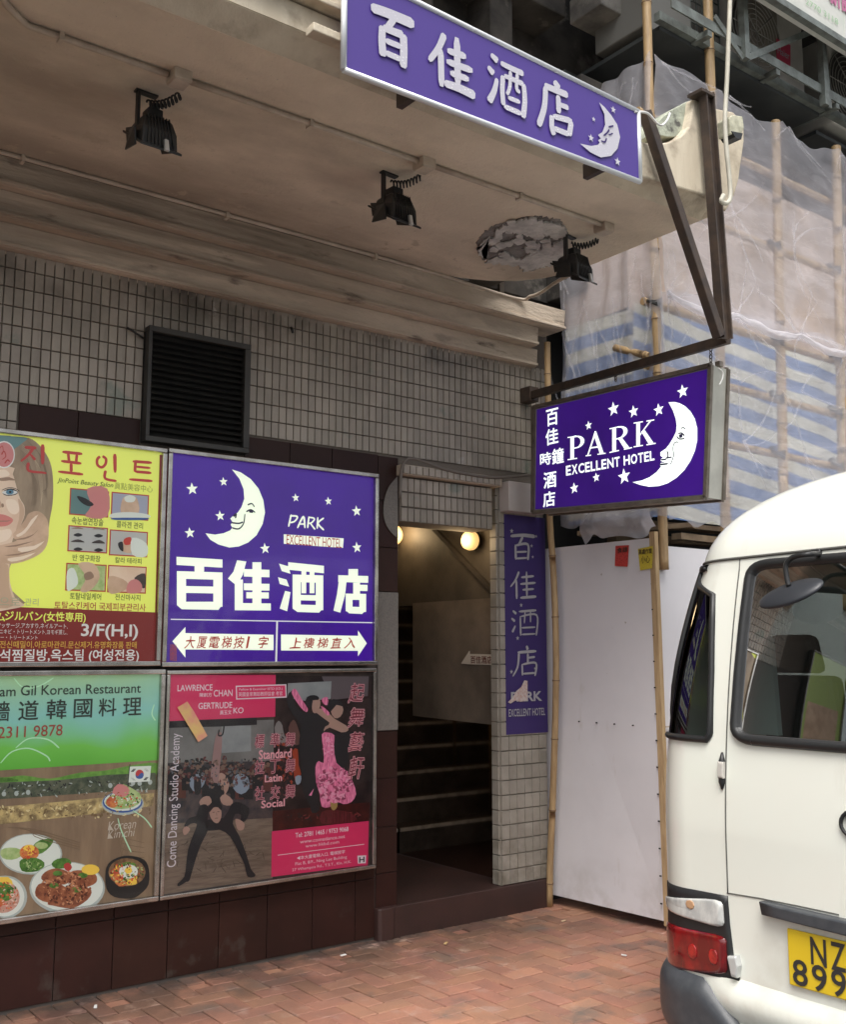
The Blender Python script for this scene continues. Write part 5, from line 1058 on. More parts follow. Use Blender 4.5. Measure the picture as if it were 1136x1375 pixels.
Dd([(840, 345), (870, 335), (905, 350), (902, 400), (915, 490), (965, 530), (1000, 590), (1015, 650), (990, 690), (950, 700), (925, 690), (880, 715), (840, 712), (830, 650), (812, 590), (808, 510), (825, 480), (850, 490), (848, 420)], p_dress, .0054, cv=2)
Dd([(885, 690), (915, 680), (920, 710), (905, 730), (890, 725)], P('print_gold_shoe', (.5, .35, .12)), .0058, cv=2); Dd([(800, 620), (775, 655), (788, 658)], p_dress, .0058)
Dd([(840, 740), (890, 730), (960, 735), (1010, 760), (1000, 790), (840, 800)], mat('print_reflection_red', (.20, .03, .04), .3, c2=(.10, .02, .02), nscale=30, stretch=(4, 1, .4)), .0040, cv=2)
Dd([(600, 310), (620, 275), (640, 300), (650, 350), (690, 400), (640, 400), (610, 360)], mat('print_pale_dancer', (.30, .28, .27), .3), .0030, cv=2); Dd([(670, 310), (695, 270), (715, 300), (735, 380), (705, 400), (680, 360)], mat('print_brown_dancer', (.16, .08, .07), .3), .0032, cv=2); Dd([(690, 430), (718, 420), (722, 500), (735, 545), (715, 600), (700, 560), (695, 500)], p_orangeg, .0033, cv=2); Dd([(705, 560), (735, 555), (732, 590), (712, 600)], p_bluish, .0034, cv=2)
dmid = P('print_gown_light', (.80, .36, .50), .05); ddk = P('print_gown_dark', (.34, .07, .14), .02)
speckle(D, 905, 600, 88, 88, 260, 13, (dmid, ddk, p_dress), bxD, .0057, 11); speckle(D, 872, 410, 26, 70, 50, 8, (dmid, p_dress), bxD, .0057, 12)
speckle(D, 320, 540, 250, 80, 260, 11, (p_suit, P('print_crowd_red', (.16, .05, .05)), P('print_crowd_skin', (.26, .17, .13)), P('print_crowd_grey', (.15, .16, .18))), bxD, .0041, 13)
speckle(D, 650, 500, 45, 170, 110, 10, (p_suit, P('print_crowd_red', (.16, .05, .05)), p_orangeg), bxD, .0035, 14); speckle(D, 850, 760, 200, 22, 100, 12, (p_suit, p_redfl, P('print_red_shine', (.28, .05, .05))), bxD, .0024, 15, .25)
speckle(D, 300, 950, 250, 90, 160, 22, (P('print_board_light', (.27, .21, .16)), P('print_board_dark', (.12, .09, .07))), bxD, .0019, 16, .10)
w_d = P('print_silver_letters', (.72, .66, .70), .1)
text(D, 'LAWRENCE', (106, 92, 284, 124), w_d, bxD, .0027, .01); text(D, 'CHAN', (290, 118, 386, 152), w_d, bxD, .0027, .01); text(D, '陳創方', (218, 134, 280, 154), w_d, bxD, .0027, .01)
text(D, 'GERTRUDE', (212, 182, 384, 214), w_d, bxD, .0027, .01); text(D, 'KO', (390, 208, 442, 238), w_d, bxD, .0027, .01); text(D, '高玉文', (322, 222, 380, 244), w_d, bxD, .0027, .01)
Dd([(402, 98), (660, 90), (662, 158), (404, 168)], w_d, .0050, 'printed_field'); Dd([(408, 104), (654, 96), (656, 152), (410, 162)], p_mag, .0054, 'printed_field')
text(D, 'Fellow & Examiner ISTD (I.D.)', (420, 108, 640, 124), w_d, bxD, .006, 0); text(D, '英國皇家舞蹈教師協會 考官', (416, 128, 640, 150), w_d, bxD, .006, 0)
text(D, 'Come Dancing Studio Academy', (62, 340, 122, 1018), w_d, bxD, .0065, .0, rot=1)
pk = P('print_pink_outline', (.78, .38, .42), .1); dk = P('print_wine', (.25, .04, .07))
for y, chs, en, eb in ((375, '標準舞', 'Standard', (520, 420, 686, 468)), (508, '拉丁舞', 'Latin', (550, 548, 638, 586)), (640, '社交舞', 'Social', (532, 676, 652, 716))):
    for i, c in enumerate(chs): bx_ = (500 + i * 78, y - 30 - i * 5, 548 + i * 78, y + 38 - i * 5); text(D, c, bx_, pk, bxD, .0066, .045, sh=.1); text(D, c, bx_, dk, bxD, .0072, .005, sh=.1)
    text(D, en, eb, pk, bxD, .0066, .02)
for i, c in enumerate('起舞藝軒'):
    bx_ = (976, 88 + i * 124, 1056, 180 + i * 124 + (20 if i == 3 else 0)); text(D, c, bx_, pk, bxD, .0066, .040, sh=.2, warp=.03); text(D, c, bx_, dk, bxD, .0072, -.002, sh=.2, warp=.03)
text(D, 'Tel: 2781 1465 / 9753 9068', (706, 830, 976, 854), w_d, bxD, .0027, .012); text(D, 'www.comedance.net', (730, 868, 958, 886), w_d, bxD, .0027, -.004); text(D, 'www.hkbd.com', (758, 894, 928, 910), w_d, bxD, .0027, -.004)
Dd([(616, 958), (1056, 902), (1056, 905), (616, 961)], w_d, .0027, 'printed_line'); text(D, '◀本大廈電梯入口, 電梯按字', (714, 948, 958, 968), w_d, bxD, .0027, .006)
text(D, 'Flat B, 8/F., Ning Lee Building', (706, 978, 968, 998), w_d, bxD, .0027, -.004); text(D, '27 Whampoa Rd., T.S.T., Kln, H.K.', (690, 1006, 990, 1024), w_d, bxD, .0027, -.004)
Dd([(1022, 962), (1066, 960), (1064, 1000), (1024, 1002)], w_d, .0027, 'printed_stamp'); text(D, 'H', (1030, 968, 1058, 996), p_suit, bxD, .0031, .03)
fly = M(); fly.prism([Zoomed(Plane('y', -.0768), 3.787, 210, 895).map(x, y) for x, y in ((105, 208), (155, 178), (190, 230), (258, 352), (212, 384), (160, 300))], (0, -.001, 0))
tag(fly.build('leaflet', mat('orange_pink_leaflet', (.62, .26, .20), .5, c2=(.62, .45, .16), nscale=9), None), 'small orange and pink leaflet stuck aslant on the dance studio light box', 'leaflet')

# ------------------------------------------------------------------ hoarding boards and bamboo
hb = thing('hoarding', (5.0, -.4, 0), 'white boarded construction hoarding right of the hotel pillar, open gap at its foot', 'hoarding')
def quadprism(pts, d): return M().prism([Vector(p) for p in pts], d)
quadprism([(4.885, .03, .06), (4.945, -.875, .055), (4.925, -.868, 2.292), (4.90, .13, 2.295)], (.018, 0, 0)).build('board', m_whitesheet, hb, label='white board facing the doorway')
quadprism([(4.972, -.885, .06), (6.19, -.90, .06), (6.19, -.90, 2.25), (4.945, -.875, 2.25)], (0, .018, 0)).build('board', m_whitesheet, hb, label='white board facing the street behind the van')
quadprism([(6.20, -.90, .06), (8.4, -.90, .06), (8.4, -.90, 2.25), (6.20, -.90, 2.25)], (0, .018, 0)).build('board', m_whitesheet, hb)
M().bar((4.958, -.888, .03), (4.938, -.878, 2.33), .032, .042, (0, 1, 0)).build('timber_stud', m_wood, hb)
M().box(4.862, 4.88, .02, .6, 0, 2.7).build('return_wall', mat('dark_void_wall', (.02, .02, .02), .9), hb) if False else None
M().box(4.968, 6.19, -.9035, -.8995, 1.16, 1.168).build('board_joint', m_conduit, hb)
nl = M(); HB = Plane('x', 4.918)
for i in range(14):
    z = .15 + i * .155; nl.box(4.926, 4.932, -.862 - .006, -.862 + .006, z, z + .008)
for i in range(5): nl.box(4.905, 4.917, -.1 - i * .15, -.094 - i * .15, 1.16, 1.168)
nl.build('nails', m_wire, hb)
HB2 = Plane('x', 4.912)
stk = M(); r1 = tag(M().prism([HB2.map(x, y) for x, y in ((827, 733), (845, 732), (843, 761), (826, 760))], (-.001, 0, 0)).build('notice', mat('red_sticker', (.55, .06, .05), .5, c2=(.35, .03, .03), nscale=90, mixlo=.5), None), 'small red notice pasted near the top of the white hoarding', 'sticker')
text(HB2, '食肆', (829, 735, 843, 742), mat('sticker_ink', (.05, .03, .02), .5), r1, .003, .02)
y1_ = tag(M().prism([HB2.map(x, y) for x, y in ((857, 737), (877, 733), (876, 763), (860, 766))], (-.001, 0, 0)).build('notice', mat('yellow_sticker', (.62, .50, .05), .5, c2=(.45, .36, .04), nscale=90, mixlo=.55), None), 'small yellow notice pasted at the top corner of the white hoarding', 'sticker')
text(HB2, '高處作業', (858, 737, 876, 744), MATS['sticker_ink'], y1_, .003, .02); text(HB2, '小心', (861, 746, 873, 756), MATS['sticker_ink'], y1_, .003, .01)

def bamboo(pts, r, name, lab, group=None, cat='bamboo pole', step=.42, seed=0):
    rr = random.Random(seed); t = thing(name, pts[0], lab, cat, group)
    P_ = [Vector(p) for p in pts]; tot = sum((P_[i + 1] - P_[i]).length for i in range(len(P_) - 1))
    def at(s):
        for i in range(len(P_) - 1):
            L_ = (P_[i + 1] - P_[i]).length
            if s <= L_ or i == len(P_) - 2: return P_[i].lerp(P_[i + 1], min(1, s / L_))
            s -= L_
    s = 0; path = []; rad = []; ringm = M(); nxt = rr.uniform(.1, step)
    while s < tot:
        path.append(at(s)); rad.append(r); s += .06
        if s > nxt:
            q = at(nxt); d = (at(min(tot, nxt + .01)) - at(max(0, nxt - .01))).normalized()
            path.append(q - d * .014); rad.append(r); path.append(q); rad.append(r * 1.13); path.append(q + d * .014); rad.append(r); s = nxt + .03
            M().tube([q - d * .003, q + d * .003], r * 1.15, 10).build('node_ring', m_bnode, t); nxt += step * rr.uniform(.8, 1.15)
    path.append(at(tot)); rad.append(r)
    M().tube(path, rad, 10).build('culm', m_bamboo, t)
    return t
# the pole standing in front of the hoarding
pf = [Plane('x', 4.83).map(x, y) for x, y in ((738, 1216), (739, 1160), (743, 1060), (747, 900), (744, 780), (738, 690), (737, 600), (735, 460))]
pf[0] = Vector((pf[0].x, pf[0].y, 0)); 
bamboo(smooth_loop([tuple(p) for p in pf], 3, False), .022, 'bamboo_pole', 'slightly crooked bamboo pole standing at the pillar in front of the white hoarding', seed=1)
SY = -.93
grp = 'bamboo poles of the scaffold'
bamboo([(5.0, SY + .03, 2.1), (5.0, SY + .03, 6.6)], .030, 'bamboo_pole', 'upright bamboo pole at the scaffold corner beside the hanging sign', grp, seed=2)
bamboo([(5.62, SY + .03, 2.0), (5.66, SY + .03, 7.2)], .034, 'bamboo_pole', 'upright bamboo pole rising behind the tall steel strut', grp, seed=3)
bamboo([(6.25, SY + .03, 1.9), (6.40, SY + .03, 5.45)], .034, 'bamboo_pole', 'upright bamboo pole in the middle of the sheeted scaffold', grp, seed=4)
bamboo([(6.98, SY + .03, 1.9), (7.20, SY + .03, 5.5)], .036, 'bamboo_pole', 'upright bamboo pole at the right edge of the sheeted scaffold', grp, seed=5)
bamboo([(7.9, SY + .03, 1.9), (7.95, SY + .03, 5.5)], .036, 'bamboo_pole', 'upright bamboo pole beyond the right edge of the scaffold', grp, seed=6)
for z, lab in ((4.51, 'horizontal bamboo pole across the pink upper sheeting'), (3.80, 'horizontal bamboo pole along the seam between the pink and the blue sheeting'), (3.385, 'upper horizontal bamboo pole across the blue striped sheeting'), (2.985, 'lower horizontal bamboo pole across the blue striped sheeting'), (5.08, 'horizontal bamboo pole under the top edge of the white sheeting')):
    bamboo([(4.95, SY + .09, z), (8.4, SY + .09, z - .03)], .026, 'bamboo_rail', lab, 'bamboo rails of the scaffold', seed=int(z * 10))
bamboo([Plane('x', 4.96).map(826, 467), Plane('x', 4.98).map(872, 478)], .024, 'bamboo_stub', 'short sawn bamboo stub pointing left beside the corner pole', seed=9)
# sheets: pink-brown tarpaulin above, blue striped one below, then white net in front
m_pinktarp = mat('pink_brown_tarp', (.58, .47, .40), .8, c2=(.50, .41, .35), nscale=2.2, stretch=(1.4, 1, .5), dirt_and_shade=[((.50, .34, .20), 1.2, .52, .62, None, 0, 1)])
def m_striped():
    m = mat('blue_white_striped_tarp', (.3, .4, .6), .55); n = m.node_tree.nodes; L_ = m.node_tree.links; b = n['Principled BSDF']
    g = n.new('ShaderNodeNewGeometry'); mp = n.new('ShaderNodeMapping'); mp.inputs['Rotation'].default_value = (0, R(-5), 0); L_.new(g.outputs['Position'], mp.inputs[0])
    w_ = n.new('ShaderNodeTexWave'); w_.bands_direction = 'Z'; w_.inputs['Scale'].default_value = 1.75; w_.inputs['Distortion'].default_value = .7; w_.inputs['Detail'].default_value = 1; w_.inputs['Detail Scale'].default_value = .8; L_.new(mp.outputs[0], w_.inputs[0])
    c = n.new('ShaderNodeValToRGB'); e_ = c.color_ramp.elements; e_[0].position = .45; e_[0].color = (.12, .22, .46, 1); e_[1].position = .58; e_[1].color = (.66, .66, .56, 1); L_.new(w_.outputs['Fac'], c.inputs[0]); L_.new(c.outputs[0], b.inputs['Base Color']); return m
m_stripe = m_striped()
def sheet(x0, x1, z0, z1, y, amp, nx, nz_, seed, sag=0):
    def fn(u, v):
        x = x0 + (x1 - x0) * u; z = z0 + (z1 - z0) * v
        q = noise.noise(Vector((x * 1.3, z * 1.1, seed))) * amp + noise.noise(Vector((x * 4.5, z * 3.0, seed + 5))) * amp * .45 + noise.noise(Vector((x * 14, z * 9, seed + 9))) * amp * .13
        # hangs in between the poles
        return (x, y + q + sag * math.sin(math.pi * ((x - 4.95) / .68 % 1)), z)
    return M().grid(fn, nx, nz_)
tag(sheet(4.97, 8.6, 3.79, 5.02, SY + .22, .03, 60, 24, 1).build('pink_tarpaulin', m_pinktarp, None), 'pinkish brown tarpaulin on the scaffold behind white netting, above the blue one', 'tarpaulin')
tag(sheet(4.97, 8.6, 2.45, 3.82, SY + .20, .04, 60, 24, 2).build('striped_tarpaulin', m_stripe, None), 'blue and white striped tarpaulin on the scaffold behind the hanging sign', 'tarpaulin')
# netting, front face with ragged top, and returned face towards the canopy
def netfront(u, v):
    x = 4.985 + 3.6 * u
    t = (x - 5.0) / .70; fr = t % 1; ztop = 5.43 - .10 * math.sin(math.pi * min(1, fr)) * (1 if x > 5.5 else .5) + .03 * noise.noise(Vector((x * 5, 0, 3)))
    z = 3.78 + (ztop - 3.78) * v
    q = noise.noise(Vector((x * 1.6, z * 1.3, 12))) * .045 + noise.noise(Vector((x * 6, z * 4, 15))) * .018 + abs(noise.noise(Vector((x * 3 + z * 3, z * 3 - x, 19)))) * .03
    return (x, SY - .045 + q - .02 * (1 - v) ** 4, z)
net = thing('scaffold_netting', (5.5, SY, 2.4), 'translucent white plastic sheeting wrapped round the bamboo scaffold', 'sheeting')
M().grid(netfront, 150, 60).build('upper_sheet', m_net1, net)
def netlow(u, v):
    x = 4.985 + 3.6 * u; fr = ((x - 5.0) / .70) % 1
    zt = 3.84 + .05 * abs(math.sin(math.pi * fr)) ; zb = 2.40 + .05 * noise.noise(Vector((x * 6, 0, 8)))
    z = zb + (zt - zb) * v; q = noise.noise(Vector((x * 1.4, z * 1.6, 32))) * .05 + noise.noise(Vector((x * 7, z * 4, 35))) * .02
    return (x, SY - .02 + q, z)
M().grid(netlow, 140, 50).build('lower_sheet', m_net1, net)
def hem(u, v):   # bunched hem that droops between the ties
    x = 4.985 + 3.6 * u; fr = ((x - 5.0) / .70) % 1
    zc = 3.81 - .055 * math.sin(math.pi * fr) + .02 * noise.noise(Vector((x * 5, 3, 1))); a = (v - .5) * 3.6
    r_ = .014 + .016 * math.sin(math.pi * fr) + .012 * noise.noise(Vector((x * 7, v * 2, 2)))
    return (x, SY - .085 - r_ * math.cos(a) * .6 + .006 * noise.noise(Vector((x * 12, v * 5, 5))), zc + r_ * math.sin(a))
M().grid(hem, 220, 10).build('bunched_hem', m_net2, net)
def netside(u, v):
    y = SY - .03 + (SY * -1 - .05) * u; zt = 5.44 - .0 * u - .05 * math.sin(math.pi * u)
    z = 2.42 + .1 * noise.noise(Vector((y * 7, 1, 2))) * (1 - v) + (zt - 2.42) * v
    q = noise.noise(Vector((y * 2.4, z * 1.3, 42))) * .05 + noise.noise(Vector((y * 9, z * 3, 45))) * .03 + .012 * math.sin(y * 34 + z)
    return (4.965 + q, y, z)
M().grid(netside, 50, 120).build('side_sheet', m_net1, net)
for k, (za, zb, mt, sd_) in enumerate(((3.85, 5.0, m_pinktarp, 3), (2.46, 3.84, m_stripe, 4))):
    def fs(u, v, za=za, zb=zb): y = SY + .06 + .85 * u; z = za + (zb - za) * v; return (5.08 + .03 * noise.noise(Vector((y * 3, z * 2, k + 50))), y, z)
    tag(M().grid(fs, 16, 20).build('pink_tarpaulin' if k == 0 else 'striped_tarpaulin', mt, None), 'brownish tarpaulin on the scaffold end under the canopy corner' if k == 0 else 'blue striped tarpaulin on the scaffold end above the hanging sign', 'tarpaulin')
def frill(u, v):
    x = 4.93 + .04 * math.cos(u * 9); y = -.28 - .66 * u; zt = 2.52; zb = 2.32 + .10 * noise.noise(Vector((y * 6, 3, 2)))
    z = zt + (zb - zt) * v; return (x - .05 * math.sin(v * 3) + .03 * noise.noise(Vector((y * 12, z * 8, 61))), y, z)
M().grid(frill, 50, 12).build('ragged_hem', m_net2, net)
# creases drawn tight in the sheeting between its ties
m_fold = m_net('sheet_crease', (.84, .83, .88), .14, 8)
rr_ = random.Random(21); fd = M()
for i in range(110):
    bay = rr_.randrange(0, 5); xk = 5.0 + .70 * (bay + rr_.choice((0, 1))); zk = rr_.choice((3.80, 3.80, 4.5, 5.4, 3.38, 2.98)) + rr_.uniform(-.04, .04)
    an = rr_.uniform(-2.9, 2.9); ln = rr_.uniform(.2, .7); pts = []
    cv = rr_.uniform(-.5, .5)
    for k in range(8):
        t_ = k / 7; x = xk + ln * t_ * math.cos(an + cv * t_) + rr_.uniform(-.004, .004); z = zk + ln * t_ * math.sin(an + cv * t_) * .8 + rr_.uniform(-.004, .004)
        if x < 5.0: x = 5.0 + (5.0 - x) * .3
        pts.append((x, SY - .075 + .012 * math.sin(t_ * 5), min(5.36, max(2.5, z))))
    fd.tube(pts, [rr_.uniform(.004, .011) * (1 - .7 * k / 7) for k in range(8)], 4, False)
for i in range(34):
    y = SY + .02 + rr_.random() * .8; z = rr_.uniform(2.6, 5.2); ln = rr_.uniform(.15, .6); an = rr_.uniform(1.1, 2.1); pts = [(4.935 + .01 * math.sin(k), y + ln * k / 6 * math.cos(an) + rr_.uniform(-.006, .006), min(5.3, z + ln * k / 6 * math.sin(an))) for k in range(7)]
    fd.tube(pts, [.009 * (1 - .6 * k / 6) for k in range(7)], 4, False)
fd.build('creases', m_fold, net, kind='stuff')
# rope lashings where poles and rails cross
for (x, z) in [(5.0, 3.8), (5.65, 3.8), (6.31, 3.8), (7.05, 3.8), (6.33, 4.51), (7.1, 4.51), (6.28, 3.385), (7.02, 3.385), (6.26, 2.985), (7.0, 2.985), (5.02, 4.51)]:
    lm = M(); c_ = Vector((x, SY + .05, z - .01))
    for k in range(5): a_ = k * .35 - .7; lm.tube([c_ + Vector((.045 * math.cos(q) , .055 * math.sin(q), .03 * math.sin(q * 1 + a_) + .012 * (k - 2))) for q in [j * .6 for j in range(12)]], .006, 4, False)
    lm.build('lashing', m_wire, net)
# dark gap behind the hoarding: scraps of timber
jn = thing('timber_stack', (5.4, -.5, 2.3), 'scrap planks lying on the scaffold deck above the white hoarding', 'planks')
for (a, b_, w_, h_) in (((5.0, -.2, 2.38), (5.35, -.86, 2.40), .12, .03), ((5.05, -.55, 2.43), (6.3, -.78, 2.41), .14, .03), ((5.2, -.3, 2.36), (6.5, -.5, 2.38), .10, .05), ((5.25, -.8, 2.33), (6.6, -.86, 2.31), .08, .04)): M().bar(a, b_, w_, h_).build('plank', mat('dusty_planks', (.26, .19, .12), .8, c2=(.16, .11, .07), nscale=6), jn)

# ------------------------------------------------------------------ upper storeys behind and above
up = thing('upper_storeys', (6, .1, 4), 'dark grimy concrete upper storeys above the canopy and the scaffold', 'building')
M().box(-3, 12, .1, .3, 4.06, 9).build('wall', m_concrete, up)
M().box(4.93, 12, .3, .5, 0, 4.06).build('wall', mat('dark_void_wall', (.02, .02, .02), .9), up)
M().box(-3, 12, -1.35, .09, 7.3, 7.5).build('added_shade_slab', m_concrete, up)  # added slab out of view, put in to shade the upper wall and racks
M().box(5.02, 5.30, -.25, .1, 4.06, 5.42).build('column', m_concrete, up, bevel=.01)
M().box(4.30, 4.50, -.15, .1, 4.06, 6.2).build('column', m_concrete, up, bevel=.01)
M().box(3.0, 4.95, -.22, .1, 6.05, 6.35).build('ledge', m_concrete, up, bevel=.01)
M().box(4.95, 5.9, -.55, -.25, 5.98, 6.16).build('ledge', mat('pale_dirty_concrete', (.22, .21, .19), .9, c2=(.10, .095, .09), nscale=4, bump=.5), up, bevel=.01)
M().box(4.9, 5.35, -.40, .1, 5.45, 5.53).build('ledge', m_concrete, up, bevel=.01)
for k in range(3): M().tube([(3.3 + k * .55, -.02, 4.1), (3.32 + k * .55, -.02, 7.5)], .04, 10).build('drain_pipe', m_concrete, up)
# AC racks: dark drip tray slab, steel angle rails, braces, units
rk = thing('equipment_rack', (6.6, -.9, 5.7), 'green-grey steel angle rack with dark drip trays carrying the outdoor units', 'steel rack')
m_rack = mat('painted_angle_steel', (.20, .225, .21), .5, .3, c2=(.12, .13, .12), nscale=10, bump=.15)
m_tray = mat('dark_tray', (.03, .034, .036), .6, c2=(.045, .05, .05), nscale=3)
M().box(5.15, 7.02, -.88, .08, 5.70, 5.73).build('drip_tray', m_tray, rk); M().box(7.10, 9.5, -.80, .08, 5.62, 5.65).build('drip_tray', m_tray, rk)
for y in (-.90, -.02): M().bar((5.1, y, 5.765), (9.6, y, 5.755), .05, .06).build('rail', m_rack, rk)
M().bar((5.1, -1.02, 5.80), (9.6, -1.02, 5.79), .012, .07).build('rail', m_rack, rk)
for x in (5.5, 6.28, 7.05, 7.9, 8.7): M().bar((x, -1.02, 5.74), (x, .1, 5.74), .045, .045).build('cross_rail', m_rack, rk)
RK = Plane('y', -1.03)
for pts in (((960, 22), (998, 78)), ((1003, 78), (1100, 38)), ((1105, 40), (1115, 145))):
    M().bar(RK.map(*pts[0]), RK.map(*pts[1]), .045, .012, (0, 1, 0)).build('brace', m_rack, rk)
for x in (1001, 1108): a = RK.map(x, 80 if x == 1001 else 142); M().bar(a, a + Vector((0, 0, .75)), .05, .05, (0, 1, 0)).build('upright', m_rack, rk)
m_acw = mat('weathered_white_metal', (.50, .48, .44), .55, c2=(.42, .40, .36), nscale=5)
def acunit(x0, x1, y0, z0, z1, lab, fanx, red=False):
    t = thing('outdoor_unit', ((x0 + x1) / 2, y0, z0), lab, 'air conditioner', 'air conditioner units on the steel rack')
    M().box(x0, x1, y0, y0 + .42, z0, z1).build('casing', m_acw, t, bevel=.02)
    cx_, cz = fanx, (z0 + z1) / 2; r_ = (z1 - z0) * .40
    g = M()
    for k in range(7): rr_ = r_ * (1 - k * .13); g.tube([(cx_ + rr_ * math.cos(a * .262), y0 - .012, cz + rr_ * math.sin(a * .262)) for a in range(25)], .004, 5, False)
    for k in range(8): g.tube([(cx_, y0 - .014, cz), (cx_ + r_ * math.cos(k * .785), y0 - .014, cz + r_ * math.sin(k * .785))], .004, 5)
    g.build('fan_guard', mat('guard_grey', (.30, .29, .26), .5), t); M().tube([(cx_, y0 - .004, cz), (cx_, y0 - .002, cz)], r_ * 1.02, 28).build('fan_opening', mat('fan_dark', (.055, .05, .045), .6), t)
    return t
AC = Plane('y', -.80)
a = AC.map(1003, 15); b_ = AC.map(1063, 112)
u1 = acunit(6.12, 6.98, -.80, 5.80, 6.55, 'white outdoor air conditioner with a red label, left one on the rack', 6.35, True)
M().box(6.12, 6.62, -.812, -.803, 5.86, 6.52).build('grey_grille', mat('grille_taupe', (.22, .19, .16), .6, c2=(.18, .16, .13), nscale=4), u1)
lp = AC.map(1052, 65); rl = Zoomed(Plane('y', -.815), 5.796, 940, 0)
M().prism([rl.map(x, y) for x, y in ((596, 300), (706, 352), (706, 526), (598, 468))], (0, -.002, 0)).build('label', mat('red_label', (.50, .05, .10), .5), u1)
text(rl, 'Haier', (608, 385, 698, 440), p_greyw, u1, .004, .01)
acunit(7.35, 8.2, -.80, 5.80, 6.55, 'weathered cream outdoor unit with a round fan, right one on the rack', 7.62)
cgm = M()
for k in range(9): z = 5.82 + k * .085; cgm.tube([(5.72, -.7, z), (6.05, -.7, z)], .006, 5)
for k in range(6): x = 5.72 + k * .066; cgm.tube([(x, -.7, 5.8), (x, -.7, 6.6)], .006, 5)
cgm.build('cage', m_rack, rk)
M().box(5.15, 5.66, -.75, -.3, 5.80, 6.5).build('panel_box', mat('dusty_grey_casing', (.16, .16, .15), .7), rk, bevel=.01)
# billboard edge at the top right
bb = thing('billboard', (8, -1.3, 6.4), 'white signboard with pink and green lettering at the top right corner', 'sign')
BB = Plane('y', -1.2); q = BB.map(1136, 50); q0 = BB.map(1052, 0)
M().box(5.6, 9.6, -1.198, -1.10, q0.z - .02, q0.z + .9).build('board', mat('billboard_white', (.62, .62, .58), .5, c2=(.45, .5, .44), nscale=1.5), bb)
M().bar((5.6, -1.20, q0.z - .04), (9.6, -1.20, q0.z - .04), .05, .05).build('board_rail', m_rack, bb)
bz = Zoomed(BB, 5.796, 940, 0)
text(bz, '新設', (1010, -80, 1190, 72), mat('bb_pink', (.50, .16, .30), .5), bb, .006, .04); text(bz, '2770 3118', (830, 66, 1075, 112), mat('bb_green', (.32, .50, .30), .5), bb, .006, 0, skew=0)
# pale cable drop, and the small flood on the canopy end
CP = Plane('y', -1.93)
tag(M().tube(smooth_loop([CP.map(x, y) for x, y in ((982, -30), (980, 20), (977, 100), (974, 160), (976, 200), (980, 240), (981, 265), (976, 273), (969, 270), (972, 262))], 4, False), .012, 8).build('cable_drop', mat('cream_cable', (.52, .50, .42), .6, c2=(.42, .40, .33), nscale=9), None), 'thick cream cable dropping from above past the canopy corner', 'cable')
eb = thing('corner_box', CP.map(990, 165), 'weathered cream electric box with a peeling lid on the canopy corner', 'electric box')
M().prism([CP.map(x, y) for x, y in ((980, 158), (984, 154), (998, 156), (1000, 172), (996, 180), (982, 180))], (0, .08, 0)).build('box_body', mat('cream_weathered', (.56, .55, .42), .7, c2=(.36, .35, .26), nscale=16), eb, bevel=.006)
M().prism([CP.map(x, y, .004) for x, y in ((983, 176), (998, 179), (996, 187), (988, 184))], (0, .08, 0)).build('open_bottom', m_black, eb)

# ------------------------------------------------------------------ minibus
van = thing('minibus', (6.3, -2.98, -.12), 'cream white minibus parked at the kerb with its rear turned to the viewer', 'minibus')
YC = -2.98
def prof(z):
    """half width, rear x, corner radius at height z"""
    w_ = 1.03 - .02 * max(0, (.6 - z)) ** 2 - .16 * max(0, (z - 1.0)) ** 2.0 * .9
    xr = 3.50 + .035 * max(0, z - .9) + .10 * max(0, z - .9) ** 2
    return w_, xr, .26
def S(s, z, off=0):
    """point on the rear shell: s = distance along the skin from the centre line, positive to the kerb side; z height"""
    t = 0
    zz = z
    if z > 1.95:                       # roof dome
        t = (z - 1.95) / .46; t = min(t, .999); k = (1 - t ** 2.2) ** .5
        w_, xr, r = prof(1.95 + (z - 1.95) * .3); w_ = w_ * (.25 + .75 * k) ; xr += .62 * (1 - k) ; r = .26 + .3 * (1 - k)
    else: w_, xr, r = prof(z)
    fl = w_ - r; a = abs(s); sg = 1 if s >= 0 else -1
    arc = r * math.pi / 2
    if a < fl: y, x = a, xr + .05 * (a / w_) ** 2; nx, ny = -1, 0
    elif a < fl + arc: th = (a - fl) / r; y = fl + r * math.sin(th); x = xr + .05 * (fl / w_) ** 2 + r * (1 - math.cos(th)); nx, ny = -math.cos(th), math.sin(th)
    else: y = w_; x = xr + .05 * (fl / w_) ** 2 + r + (a - fl - arc); nx, ny = 0, 1
    return Vector((x + nx * off, YC + sg * (y + ny * off), z))
def proj(p):
    v = p - EYE; d = v.dot(FWD); return 568 + 1400 * v.dot(RGT) / d, 687.5 - 1400 * v.dot(UPV) / d
GRD = [(s * .04, z * .04) for s in range(-5, 32) for z in range(-3, 57)]
GP_ = [proj(S(s, z)) for s, z in GRD]
def on_van(px, py):
    k = min(range(len(GRD)), key=lambda i: (GP_[i][0] - px) ** 2 + (GP_[i][1] - py) ** 2); s, z = GRD[k]
    for _ in range(12):
        a = proj(S(s, z)); b = proj(S(s + .002, z)); c = proj(S(s, z + .002)); j = ((b[0] - a[0]) / .002, (c[0] - a[0]) / .002, (b[1] - a[1]) / .002, (c[1] - a[1]) / .002)
        det = j[0] * j[3] - j[1] * j[2]
        if abs(det) < 1e3: break
        ex, ey = px - a[0], py - a[1]; s += max(-.05, min(.05, (j[3] * ex - j[1] * ey) / det)); z += max(-.05, min(.05, (-j[2] * ex + j[0] * ey) / det))
    return s, z
